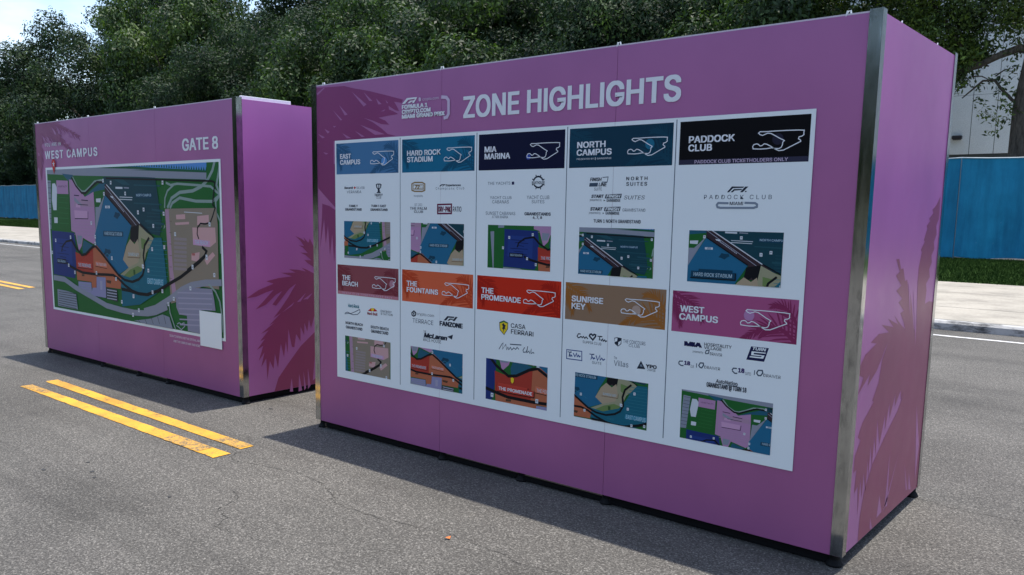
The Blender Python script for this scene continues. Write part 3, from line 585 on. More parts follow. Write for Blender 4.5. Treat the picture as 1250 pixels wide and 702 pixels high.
["T","poster","TURN",[3.234,0.9577,3.299,0.9722],0.03,"i",0.2],
["P","poster",[[3.23,0.951],[3.298,0.952],[3.296,0.947],[3.242,0.945],[3.24,0.938],[3.293,0.938],[3.287,0.922],[3.221,0.921],[3.223,0.927],[3.277,0.928],[3.279,0.933],[3.228,0.932]]],
["L","inkb",0.006,[[2.859,0.847],[2.865,0.857],[2.883,0.859]]],
["L","inkb",0.006,[[2.859,0.845],[2.873,0.836],[2.887,0.837]]],
["T","purl","18",[2.89,0.8415,2.922,0.8625],0.05,"i",0.0],
["T","ink","CLUB",[2.925,0.8317,2.942,0.8462],0.0,"i",0.0],
["L","inkb",0.004,[[2.956,0.857],[2.956,0.836]]],
["L","inkb",0.006,[[2.968,0.848],[2.975,0.862],[2.991,0.863],[2.993,0.852],[2.984,0.838],[2.976,0.839],[2.968,0.848]]],
["T","ink","DRAIVER",[2.998,0.8373,3.079,0.8518],0.0,"i",0.0],
["L","inkb",0.006,[[3.139,0.847],[3.145,0.858],[3.163,0.859]]],
["L","inkb",0.006,[[3.14,0.845],[3.154,0.834],[3.166,0.836]]],
["T","purl","18",[3.169,0.8408,3.201,0.8632],0.05,"i",0.0],
["T","ink","SUITES",[3.205,0.8337,3.233,0.8482],0.0,"i",0.0],
["L","inkb",0.004,[[3.25,0.862],[3.249,0.839]]],
["L","inkb",0.006,[[3.26,0.85],[3.267,0.864],[3.286,0.866],[3.289,0.854],[3.28,0.84],[3.268,0.839],[3.26,0.85]]],
["T","ink","DRAIVER",[3.293,0.8373,3.374,0.8518],0.0,"i",0.0],
["T","ink","AutoNation",[3.06,0.7741,3.17,0.7939],0.02,"i",0.15],
["L","ink",0.004,[[3.124,0.77],[3.165,0.771],[3.171,0.782]]],
["T","ink","GRANDSTAND @ TURN 18",[3.014,0.7429,3.216,0.7721],0.03,"i",0.0]]}],"TC":[[0.709,1.923],[1.366,1.923],[1.994,1.923],[2.635,1.923],[3.294,1.923],[0.722,1.1035],[1.356,1.1035],[1.99,1.1035],[2.63,1.1035],[3.283,1.1035]],"WIN":[[1.622,0.603,2.773,1.242],[1.061,1.072,2.09,1.643],[0.05,0.848,1.003,1.377],[1.406,1.291,2.569,1.936],[1.295,1.209,2.314,1.775],[2.474,1.022,3.358,1.512],[0.846,0.747,1.791,1.272],[0.726,0.879,1.35,1.225],[1.479,0.802,2.491,1.363],[0.21,1.185,1.562,1.935]],"P1S":{"fr":[],"poly":[[[0.551,1.36],[0.62,1.334],[0.654,1.312],[0.639,1.348],[0.691,1.299],[0.708,1.336],[0.744,1.273],[0.765,1.255],[0.888,1.226],[0.885,1.044],[0.757,1.082],[0.682,1.124],[0.643,1.155],[0.723,1.147],[0.657,1.196],[0.6,1.219],[0.684,1.211],[0.632,1.259],[0.585,1.281],[0.645,1.271],[0.607,1.318]],[[0.884,0.979],[0.756,1.029],[0.681,1.065],[0.61,1.093],[0.66,1.055],[0.576,1.074],[0.478,1.083],[0.549,1.051],[0.396,1.058],[0.51,1.022],[0.37,1.015],[0.245,0.996],[0.319,0.971],[0.171,0.93],[0.046,0.869],[0.145,0.876],[0.243,0.905],[0.317,0.92],[0.217,0.836],[0.135,0.772],[0.24,0.804],[0.341,0.878],[0.405,0.904],[0.302,0.799],[0.339,0.786],[0.481,0.92],[0.552,0.957],[0.467,0.848],[0.394,0.767],[0.311,0.686],[0.387,0.72],[0.265,0.628],[0.323,0.649],[0.18,0.566],[0.259,0.588],[0.171,0.506],[0.22,0.52],[0.138,0.438],[0.202,0.465],[0.154,0.344],[0.212,0.408],[0.177,0.29],[0.228,0.355],[0.236,0.178],[0.264,0.329],[0.3,0.258],[0.318,0.385],[0.346,0.262],[0.372,0.42],[0.381,0.461],[0.411,0.342],[0.433,0.476],[0.451,0.368],[0.461,0.578],[0.496,0.422],[0.522,0.413],[0.543,0.527],[0.589,0.458],[0.592,0.585],[0.63,0.507],[0.635,0.613],[0.665,0.535],[0.684,0.64],[0.706,0.563],[0.755,0.687],[0.881,0.774]],[[0.284,0.013],[0.348,0.172],[0.454,0.283],[0.588,0.415],[0.752,0.526],[0.878,0.589],[0.867,-0.083]]],"gap":[[[0.487,0.151],[0.5,0.031],[0.464,0.037]],[[0.567,0.178],[0.598,0.026],[0.558,0.022]],[[0.615,0.193],[0.642,0.041],[0.62,0.023]],[[0.664,0.212],[0.691,0.055],[0.661,0.027]],[[0.748,0.331],[0.871,0.183],[0.717,0.095]],[[0.531,0.802],[0.4,0.725],[0.504,0.772]],[[0.656,0.872],[0.557,0.8],[0.596,0.801]],[[0.731,0.867],[0.623,0.816],[0.676,0.816]]]},"P2S":{"fr":[],"poly":[[[1.275,1.693],[1.202,1.647],[1.124,1.622],[1.153,1.605],[1.071,1.577],[1.099,1.563],[1.029,1.539],[1.056,1.524],[0.998,1.467],[1.023,1.458],[0.955,1.416],[0.981,1.404],[0.945,1.334],[0.943,1.258],[0.972,1.123],[1.012,0.935],[0.985,0.917],[1.214,0.868],[1.888,0.787],[1.781,1.057],[1.228,1.132],[1.138,1.124],[1.148,1.196],[1.123,1.233],[1.193,1.265],[1.166,1.309],[1.212,1.343],[1.187,1.38],[1.24,1.414],[1.215,1.451],[1.265,1.493],[1.237,1.536],[1.287,1.579]],[[0.506,1.386],[0.561,1.387],[0.605,1.336],[0.648,1.337],[0.697,1.272],[0.735,1.277],[0.78,1.213],[0.809,1.221],[0.873,1.131],[0.943,1.013],[1.009,0.978],[1.847,0.89],[1.972,0.575],[0.431,0.806],[0.401,0.914],[0.482,0.992],[0.285,0.869],[0.296,0.921],[0.153,0.87],[0.222,0.947],[0.06,0.896],[0.02,0.904],[0.127,0.974],[0.29,1.007],[0.195,1.021],[0.313,1.049],[0.483,1.039],[0.345,1.089],[0.551,1.058],[0.449,1.108],[0.64,1.061],[0.548,1.116],[0.684,1.058],[0.774,1.024],[0.73,1.069],[0.657,1.116],[0.723,1.123],[0.606,1.173],[0.674,1.187],[0.551,1.233],[0.635,1.254],[0.524,1.308],[0.589,1.324]],[[0.404,0.913],[0.372,0.809],[0.293,0.738],[0.318,0.726],[0.164,0.655],[0.108,0.597],[0.155,0.574],[0.087,0.516],[0.082,0.436],[0.125,0.442],[0.119,0.331],[0.168,0.352],[0.198,0.208],[0.202,0.384],[0.245,0.278],[0.249,0.4],[0.298,0.292],[0.298,0.463],[0.326,0.354],[0.328,0.518],[0.373,0.398],[0.378,0.549],[0.425,0.443],[0.403,0.627],[0.473,0.488],[0.538,0.63],[0.553,0.543],[0.598,0.676],[0.621,0.594],[0.695,0.703],[0.699,0.638],[0.791,0.709],[0.808,0.656],[0.865,0.693],[0.76,0.605],[0.583,0.523],[0.379,0.411],[0.275,0.298],[0.238,0.184],[0.233,0.047],[2.199,-0.436],[1.704,0.854],[0.484,0.992]],[[0.4,0.927],[0.324,0.872],[0.199,0.82],[0.223,0.873],[0.059,0.8],[0.123,0.87],[0.035,0.898],[0.154,0.945],[0.296,0.979],[0.461,0.989]]],"gap":[[[0.676,0.402],[0.708,0.114],[0.66,0.123]],[[0.853,0.364],[0.699,0.146],[0.633,0.097]],[[0.995,0.271],[1.099,0.102],[1.068,0.11]],[[1.103,0.199],[1.174,0.086],[1.123,0.099]],[[0.547,0.214],[0.609,0.11],[0.525,0.101]],[[0.414,0.135],[0.46,0.065],[0.421,0.073]],[[1.148,0.568],[1.277,0.321],[1.257,0.123]],[[0.868,1.214],[0.953,1.181],[1.008,0.914],[0.931,1.085]],[[0.76,1.262],[0.817,1.211],[0.849,1.078]]]},"P2F":{"fr":[],"poly":[[[0.038,2.423],[0.339,2.411],[0.43,2.389],[0.593,2.357],[0.751,2.318],[0.897,2.281],[0.884,2.262],[0.817,2.274],[0.84,2.247],[0.863,2.212],[0.828,2.22],[0.766,2.252],[0.771,2.229],[0.815,2.213],[0.855,2.195],[0.776,2.191],[0.672,2.183],[0.737,2.161],[0.772,2.133],[0.698,2.141],[0.619,2.168],[0.531,2.191],[0.619,2.157],[0.698,2.115],[0.757,2.076],[0.83,2.061],[0.225,2.053],[0.221,1.799],[0.025,1.802]],[[0.047,1.904],[0.252,1.899],[0.247,1.594],[0.154,1.661],[0.054,1.736]],[[0.098,1.645],[0.227,1.588],[0.247,1.585],[0.244,1.421],[0.216,1.225],[0.199,1.419],[0.172,1.268],[0.155,1.48],[0.128,1.349],[0.113,1.523],[0.066,1.317],[0.09,1.531]]],"gap":[[[0.416,2.367],[0.559,2.275],[0.532,2.263]],[[0.533,2.355],[0.617,2.293],[0.586,2.295]],[[0.649,2.308],[0.703,2.267],[0.672,2.267]],[[0.738,2.293],[0.764,2.269],[0.751,2.269]],[[0.287,2.289],[0.372,2.222],[0.343,2.218]],[[0.221,2.261],[0.317,2.19],[0.3,2.187]],[[0.496,2.148],[0.731,2.075],[0.638,2.076]],[[0.316,2.102],[0.405,2.066],[0.363,2.066]],[[0.443,2.112],[0.54,2.069],[0.509,2.068]],[[0.059,2.11],[0.134,2.083],[0.107,2.077]],[[0.13,2.14],[0.185,2.118],[0.164,2.107]],[[0.22,2.154],[0.253,2.152],[0.234,2.144]],[[0.112,1.983],[0.168,1.972],[0.142,1.965]],[[0.692,2.221],[0.738,2.232],[0.725,2.221]],[[0.053,2.384],[0.121,2.414],[0.14,2.415],[0.06,2.371]],[[0.053,2.048],[0.079,2.054],[0.061,2.057]],[[0.053,1.678],[0.128,1.637],[0.215,1.604],[0.103,1.626]]]},"P1F":{"fr":[{"s":[[0.033,2.396],[0.204,2.422],[0.407,2.416],[0.656,2.363],[1.011,2.261]],"l":0.27,"a":34,"n":14,"side":0},{"s":[[0.024,2.333],[0.235,2.35],[0.453,2.313],[0.66,2.234],[0.944,2.078]],"l":0.25,"a":30,"n":14,"side":0},{"s":[[0.035,2.261],[0.107,2.168],[0.129,2.023],[0.132,1.896]],"l":0.2,"a":25,"n":12,"side":0}],"poly":[[[0.058,2.426],[0.246,2.431],[0.466,2.412],[0.459,2.356],[0.291,2.303],[0.174,2.201],[0.082,1.988],[0.013,1.953]]],"gap":[[[0.433,2.384],[0.496,2.31],[0.531,2.301],[0.517,2.334]],[[0.542,2.387],[0.593,2.311],[0.625,2.3],[0.616,2.333]],[[0.645,2.347],[0.683,2.294],[0.709,2.292],[0.703,2.318]],[[0.748,2.325],[0.806,2.259],[0.838,2.254],[0.825,2.284]],[[0.805,2.33],[0.852,2.268],[0.882,2.263],[0.873,2.292]],[[0.209,2.307],[0.246,2.253],[0.273,2.251],[0.268,2.277]],[[0.31,2.293],[0.34,2.246],[0.364,2.247],[0.361,2.271]],[[0.082,2.142],[0.098,2.102],[0.119,2.104],[0.121,2.125]],[[0.656,2.208],[0.799,2.193],[0.847,2.209],[0.799,2.225]]]}}""")
# ------------------------------------------------------------ materials
MATS={}
def lin(c):
    return tuple(((x/255)/12.92 if x/255<=.04045 else ((x/255+.055)/1.055)**2.4) for x in c)
def mat(name,col,rough=.6,metal=0,spec=.5,build=None):
    if name in MATS: return MATS[name]
    mm=bpy.data.materials.new(name); mm.use_nodes=True
    b=mm.node_tree.nodes['Principled BSDF']
    b.inputs['Base Color'].default_value=(*col,1); b.inputs['Roughness'].default_value=rough
    b.inputs['Metallic'].default_value=metal; b.inputs['Specular IOR Level'].default_value=spec
    if build: build(mm.node_tree,b)
    MATS[name]=mm; return mm
def nd(nt,t,**kw):
    n=nt.nodes.new(t)
    for k,v in kw.items():
        if k in n.inputs: n.inputs[k].default_value=v
        else: setattr(n,k,v)
    return n
def coords(nt,kind='Object',scale=(1,1,1)):
    tc=nd(nt,'ShaderNodeTexCoord'); mp=nd(nt,'ShaderNodeMapping',Scale=scale)
    nt.links.new(tc.outputs[kind],mp.inputs['Vector']); return mp.outputs['Vector']
def noise(nt,vec,scale,detail=3,rough=.5):
    n=nd(nt,'ShaderNodeTexNoise',Scale=scale,Detail=detail,Roughness=rough); nt.links.new(vec,n.inputs['Vector']); return n.outputs['Fac']
def ramp(nt,fac,stops):
    r=nd(nt,'ShaderNodeValToRGB'); e=r.color_ramp.elements
    while len(e)<len(stops): e.new(.5)
    for el,(p,c) in zip(e,stops):
        el.position=p; el.color=(*c,1) if len(c)==3 else c
    nt.links.new(fac,r.inputs['Fac']); return r.outputs['Color']
def mixc(nt,fac,a,b,mode='MIX'):
    m_=nd(nt,'ShaderNodeMix',data_type='RGBA',blend_type=mode)
    for sock,v in (('Factor',fac),('A',a),('B',b)):
        if isinstance(v,(int,float)): m_.inputs[sock].default_value=v
        elif isinstance(v,tuple): m_.inputs[sock].default_value=(*v,1)
        else: nt.links.new(v,m_.inputs[sock])
    return m_.outputs['Result']
def mapr(nt,v,a,b,c,d):
    m_=nd(nt,'ShaderNodeMapRange'); nt.links.new(v,m_.inputs['Value'])
    for i,x in zip(('From Min','From Max','To Min','To Max'),(a,b,c,d)): m_.inputs[i].default_value=x
    return m_.outputs['Result']
def bump(nt,b,h,strength=.3,dist=.01):
    n=nd(nt,'ShaderNodeBump',Strength=strength,Distance=dist); nt.links.new(h,n.inputs['Height']); nt.links.new(n.outputs['Normal'],b.inputs['Normal'])
def g3(v): return (v,v*.985,v*.96)

def b_asphalt(nt,b):
    v=coords(nt)
    grain=nd(nt,'ShaderNodeTexVoronoi',Scale=155.0); nt.links.new(v,grain.inputs['Vector'])
    sep=nd(nt,'ShaderNodeSeparateColor'); nt.links.new(grain.outputs['Color'],sep.inputs['Color'])
    c=ramp(nt,sep.outputs[0],[(0,g3(.035)),(.45,g3(.085)),(.8,g3(.14)),(1,g3(.40))])
    fine=noise(nt,v,80,4,.7); c=mixc(nt,.55,c,ramp(nt,fine,[(.33,g3(.028)),(.52,g3(.09)),(.7,g3(.25))]),'MIX')
    patch=noise(nt,v,.55,5,.6); c=mixc(nt,1.0,c,ramp(nt,patch,[(.3,g3(.66)),(.48,g3(.95)),(.56,g3(1.0)),(.72,g3(1.2))]),'MULTIPLY')
    vs=coords(nt,'Object',(.12,1.0,1)); streak=noise(nt,vs,2.2,4,.6)
    c=mixc(nt,1.0,c,ramp(nt,streak,[(.32,g3(.80)),(.5,g3(1)),(.7,g3(1.08))]),'MULTIPLY')
    stn=noise(nt,v,3.1,4,.65); c=mixc(nt,1.0,c,ramp(nt,stn,[(.24,g3(.55)),(.33,g3(1))]),'MULTIPLY')
    nt.links.new(c,b.inputs['Base Color'])
    bump(nt,b,mixc(nt,.5,grain.outputs['Distance'],fine),.55,.004)
ASPH=mat('asphalt',g3(.14),.85,0,.3,b_asphalt)
def b_conc(base,stain):
    def f(nt,b):
        v=coords(nt); n1=noise(nt,v,1.3,6,.65); n2=noise(nt,v,22,4,.6)
        c=ramp(nt,n1,[(.3,tuple(x*stain for x in base)),(.55,base),(.75,tuple(min(1,x*1.08) for x in base))])
        c=mixc(nt,1.0,c,ramp(nt,n2,[(.3,g3(.86)),(.6,g3(1.04))]),'MULTIPLY')
        nt.links.new(c,b.inputs['Base Color']); bump(nt,b,n2,.3,.003)
    return f
CONC=mat('pale_concrete',(.5,.48,.44),.85,0,.3,b_conc((.37,.345,.30),.66))
def b_kerb(nt,b):
    v=coords(nt,'Object',(1,1,3)); n1=noise(nt,v,2.4,6,.75)
    c=ramp(nt,n1,[(.33,g3(.07)),(.42,g3(.22)),(.5,g3(.40)),(.7,g3(.48))]); nt.links.new(c,b.inputs['Base Color']); bump(nt,b,n1,.4,.01)
KERB=mat('stained_kerb',(.3,.3,.28),.9,0,.3,b_kerb)
def b_yellow(nt,b):
    v=coords(nt); n1=noise(nt,v,9,6,.72); n2=noise(nt,v,90,3,.7)
    f=ramp(nt,mixc(nt,.45,n1,n2),[(.40,(1,1,1)),(.47,(0,0,0))])
    tone=ramp(nt,noise(nt,v,2.5,4,.6),[(.35,(.50,.25,.035)),(.6,(.72,.37,.035))])
    c=mixc(nt,f,tone,(.20,.13,.05)); nt.links.new(c,b.inputs['Base Color']); bump(nt,b,n2,.5,.003)
YEL=mat('yellow_road_paint',(.75,.42,.03),.7,0,.4,b_yellow)
def b_white(nt,b):
    v=coords(nt); n1=noise(nt,v,6,5,.7)
    nt.links.new(ramp(nt,n1,[(.35,g3(.25)),(.5,g3(.62))]),b.inputs['Base Color'])
WHT=mat('white_road_paint',(.6,.6,.6),.7,0,.4,b_white)
def b_grass(nt,b):
    v=coords(nt); n1=noise(nt,v,3,5,.7); n2=noise(nt,v,40,3,.6)
    c=mixc(nt,.5,ramp(nt,n1,[(.3,(.012,.030,.007)),(.7,(.035,.070,.014))]),ramp(nt,n2,[(.3,(.010,.028,.005)),(.7,(.050,.095,.020))]))
    nt.links.new(c,b.inputs['Base Color']); bump(nt,b,n2,.8,.03)
GRASS=mat('grass_turf',(.04,.09,.015),.9,0,.05,b_grass)
def b_dirt(nt,b):
    v=coords(nt); nt.links.new(ramp(nt,noise(nt,v,.4,5,.6),[(.3,(.03,.05,.015)),(.7,(.08,.09,.04))]),b.inputs['Base Color'])
DIRT=mat('rough_ground',(.06,.08,.03),.95,0,.2,b_dirt)

# printed vinyl: a colour graded over the height of the board, slightly satin
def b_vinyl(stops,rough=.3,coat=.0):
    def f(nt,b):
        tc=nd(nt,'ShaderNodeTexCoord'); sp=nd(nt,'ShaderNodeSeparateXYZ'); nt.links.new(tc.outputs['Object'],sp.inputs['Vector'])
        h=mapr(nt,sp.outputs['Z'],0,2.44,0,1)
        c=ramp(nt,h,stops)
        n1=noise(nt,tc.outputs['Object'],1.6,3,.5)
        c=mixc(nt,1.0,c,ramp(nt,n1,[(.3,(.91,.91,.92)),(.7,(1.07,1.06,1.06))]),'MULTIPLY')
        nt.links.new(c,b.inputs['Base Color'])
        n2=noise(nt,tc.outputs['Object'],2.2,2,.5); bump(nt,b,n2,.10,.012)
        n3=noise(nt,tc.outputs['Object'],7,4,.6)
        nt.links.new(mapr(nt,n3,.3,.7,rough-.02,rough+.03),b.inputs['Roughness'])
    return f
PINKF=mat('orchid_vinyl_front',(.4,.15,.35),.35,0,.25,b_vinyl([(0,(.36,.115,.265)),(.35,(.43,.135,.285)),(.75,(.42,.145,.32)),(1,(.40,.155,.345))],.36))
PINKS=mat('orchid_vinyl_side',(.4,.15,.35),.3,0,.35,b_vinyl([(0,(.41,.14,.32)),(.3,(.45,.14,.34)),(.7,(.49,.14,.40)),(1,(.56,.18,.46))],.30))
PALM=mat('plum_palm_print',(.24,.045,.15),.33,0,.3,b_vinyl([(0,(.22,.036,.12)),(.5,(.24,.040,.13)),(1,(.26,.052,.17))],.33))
def b_alu(nt,b):
    v=coords(nt,'Object',(60,60,1.2)); n1=noise(nt,v,1.5,4,.6)
    v2=coords(nt,'Object',(14,14,5)); n2=noise(nt,v2,2.0,5,.7)
    nt.links.new(mapr(nt,n1,.3,.7,.08,.16),b.inputs['Roughness'])
    nt.links.new(ramp(nt,n2,[(.3,(.28,.29,.29)),(.5,(.47,.48,.48)),(.75,(.54,.55,.55))]),b.inputs['Base Color'])
    bump(nt,b,n1,.012,.001)
PALMS=mat('plum_palm_print_side',(.28,.06,.17),.33,0,.35,b_vinyl([(0,(.28,.050,.115)),(.5,(.29,.055,.135)),(1,(.30,.06,.15))],.30))  # same palm print, its colour lightened for the reflection on the side faces
ALU=mat('scuffed_aluminium',(.6,.61,.61),.22,1,.5,b_alu)
BLACK=mat('black_rubber',(.005,.005,.006),.7,0,.2)
TRIM=mat('pale_edge_trim',(.62,.56,.62),.5)
WOOD=mat('plywood_edge',(.55,.42,.2),.7)
DARKGAP=mat('dark_inner_lining',(.02,.018,.022),.8)
WHITEV=mat('white_vinyl',(.82,.87,.88),.42,0,.15)
def b_screen(nt,b):
    v=coords(nt); n1=noise(nt,v,1.1,5,.6); n2=noise(nt,v,9,4,.7)
    c=ramp(nt,n1,[(.3,(.008,.17,.33)),(.7,(.015,.235,.44))])
    sp=ramp(nt,n2,[(.66,(0,0,0)),(.76,(.35,.35,.35))]); c=mixc(nt,sp,c,(.12,.30,.44)); v3=coords(nt,'Object',(1,1,.15)); c=mixc(nt,1.0,c,ramp(nt,noise(nt,v3,3.2,5,.7),[(.3,(.72,.74,.76)),(.55,(1,1,1)),(.75,(1.15,1.12,1.1))]),'MULTIPLY'); bump(nt,b,noise(nt,v3,5,4,.6),.5,.05)
    nt.links.new(c,b.inputs['Base Color'])
    tr=nd(nt,'ShaderNodeBsdfTranslucent'); nt.links.new(c,tr.inputs['Color'])
    ms=nd(nt,'ShaderNodeMixShader',Fac=.3); out=nt.nodes['Material Output']
    nt.links.new(b.outputs['BSDF'],ms.inputs[1]); nt.links.new(tr.outputs['BSDF'],ms.inputs[2]); nt.links.new(ms.outputs['Shader'],out.inputs['Surface'])
SCREEN=mat('blue_fence_mesh',(.01,.13,.3),.7,0,.3,b_screen)
STEEL=mat('galvanised_steel',(.42,.43,.44),.45,.9)
PANEL=mat('white_wall_panel',(.8,.84,.86),.5,0,.4,b_conc((.78,.83,.85),.95))
def b_bark(nt,b):
    v=coords(nt,'Object',(4,4,1)); n1=noise(nt,v,3,6,.7)
    nt.links.new(ramp(nt,n1,[(.3,(.03,.024,.018)),(.7,(.12,.10,.08))]),b.inputs['Base Color']); bump(nt,b,n1,.9,.05)
BARK=mat('rough_bark',(.08,.06,.05),.95,0,.2,b_bark)
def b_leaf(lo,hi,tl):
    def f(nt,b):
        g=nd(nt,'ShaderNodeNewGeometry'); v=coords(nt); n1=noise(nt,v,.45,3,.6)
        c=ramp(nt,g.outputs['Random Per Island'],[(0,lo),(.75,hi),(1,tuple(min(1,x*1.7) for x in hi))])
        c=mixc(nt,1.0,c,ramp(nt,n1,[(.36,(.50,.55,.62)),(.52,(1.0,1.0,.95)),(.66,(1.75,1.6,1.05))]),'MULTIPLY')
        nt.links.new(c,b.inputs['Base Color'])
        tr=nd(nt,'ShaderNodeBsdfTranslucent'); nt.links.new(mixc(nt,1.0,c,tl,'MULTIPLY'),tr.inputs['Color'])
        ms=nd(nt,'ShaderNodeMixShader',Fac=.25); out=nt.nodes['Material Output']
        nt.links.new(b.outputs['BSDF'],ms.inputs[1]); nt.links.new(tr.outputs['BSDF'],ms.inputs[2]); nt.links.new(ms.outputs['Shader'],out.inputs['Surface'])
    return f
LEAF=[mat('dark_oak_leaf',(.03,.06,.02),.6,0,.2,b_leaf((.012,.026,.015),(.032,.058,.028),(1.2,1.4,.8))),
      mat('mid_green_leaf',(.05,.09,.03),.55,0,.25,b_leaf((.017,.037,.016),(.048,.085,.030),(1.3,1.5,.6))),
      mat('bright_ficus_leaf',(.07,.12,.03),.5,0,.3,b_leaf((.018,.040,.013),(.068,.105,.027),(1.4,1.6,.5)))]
FLAT={}
PAL=dict(ink=(.02,.03,.05),inkb=(.06,.09,.13),white=(.78,.80,.84),palelog=(.62,.50,.66),poster=(.82,.87,.88),gold=(.30,.20,.09),maroon=(.16,.02,.06),
 navyl=(.012,.015,.07),redl=(.55,.02,.02),redd=(.30,.01,.02),yell=(.85,.62,.03),greenl=(.02,.25,.06),greyl=(.22,.27,.33),tealt=(.02,.20,.26),blul=(.04,.08,.25),purl=(.05,.03,.14),
 m_green=(.018,.13,.03),m_green2=(.02,.125,.03),m_green3=(.03,.18,.05),m_green4=(.16,.24,.08),m_dgreen=(.04,.10,.03),m_sky=(.10,.28,.62),m_treeline=(.012,.10,.045),m_grey=(.27,.29,.35),m_grey2=(.25,.28,.34),m_grey3=(.30,.25,.25),
 m_greyb=(.40,.42,.50),m_road=(.26,.35,.32),m_road2=(.42,.27,.38),m_white=(.62,.66,.70),m_pink=(.46,.25,.42),m_pink2=(.42,.26,.36),m_pink3=(.60,.34,.52),m_pinkb=(.60,.36,.36),m_ink=(.03,.02,.05),m_dark=(.04,.05,.06),
 m_teal=(.012,.13,.19),m_teal2=(.02,.11,.17),m_teal3=(.03,.19,.24),m_tealb=(.04,.25,.36),m_teal_d=(.010,.055,.075),m_teal_e=(.018,.085,.11),m_navy=(.015,.035,.17),m_navy2=(.02,.05,.22),m_navy3=(.06,.10,.28),m_navyd=(.004,.006,.03),m_lt=(.45,.62,.72),
 m_black=(.008,.009,.012),m_blue=(.018,.14,.26),m_blued=(.008,.055,.10),m_blue2=(.03,.20,.30),m_strip=(.045,.028,.035),m_tan=(.42,.33,.22),m_tan2=(.33,.32,.20),m_brown=(.14,.09,.05),m_brown2=(.10,.05,.03),m_beige=(.27,.225,.17),m_beiged=(.18,.15,.12),
 m_red=(.40,.045,.03),m_red2=(.55,.06,.04),m_redp=(.55,.02,.03),m_orange=(.46,.14,.07),m_orange2=(.62,.18,.10),m_lav=(.28,.27,.44),m_lav2=(.27,.27,.36),m_lav3=(.36,.35,.46),m_lavd=(.06,.06,.12),
 z0=(.065,.19,.36),z1=(.010,.15,.27),z2=(.006,.008,.035),z3=(.007,.042,.075),z4=(.004,.004,.006),z5=(.27,.07,.085),z6=(.70,.13,.055),z7=(.60,.03,.012),z8=(.29,.18,.11),z9=(.40,.09,.22),
 p0=(.03,.11,.22),p1=(.006,.085,.16),p3=(.008,.058,.098),p5=(.20,.035,.05),p6=(.52,.06,.02),p7=(.42,.016,.008),p8=(.34,.13,.03),p9=(.24,.03,.10),strip4=(.035,.035,.065),strip5=(.50,.20,.24),
 h0=(.10,.30,.62),h2=(.03,.07,.38),h3=(.015,.15,.25),h4=(.02,.02,.04),h5=(.45,.22,.28),h8=(.45,.33,.27),h9=(.45,.22,.42))
def flat(k):
    if k not in FLAT: FLAT[k]=mat('print_ink_'+''.join({'0':'a','1':'b','2':'c','3':'d','4':'e','5':'f','6':'g','7':'h','8':'i','9':'j'}.get(ch,ch) for ch in k),PAL[k],.42,0,.12)
    return FLAT[k]

# ------------------------------------------------------------ object helpers
def link(o,parent=None):
    COL.objects.link(o)
    if parent is not None: o.parent=parent
    return o
def meshobj(name,verts,faces,mats,parent=None,midx=None,smooth=False):
    me=bpy.data.meshes.new(name); me.from_pydata([tuple(v) for v in verts],[],faces)
    for m_ in (mats if isinstance(mats,(list,tuple)) else [mats]): me.materials.append(m_)
    if midx is not None: me.polygons.foreach_set('material_index',midx)
    if smooth: me.polygons.foreach_set('use_smooth',[True]*len(me.polygons))
    me.update(); return link(bpy.data.objects.new(name,me),parent)
def tag(o,label=None,cat=None,group=None,kind=None):
    for k,v in (('label',label),('category',cat),('group',group),('kind',kind)):
        if v: o[k]=v
    return o
def empty(name,loc,rz=0,**kw):
    e=bpy.data.objects.new(name,None); e.empty_display_size=.2; COL.objects.link(e); e.location=loc; e.rotation_euler=(0,0,rz); return tag(e,**kw)
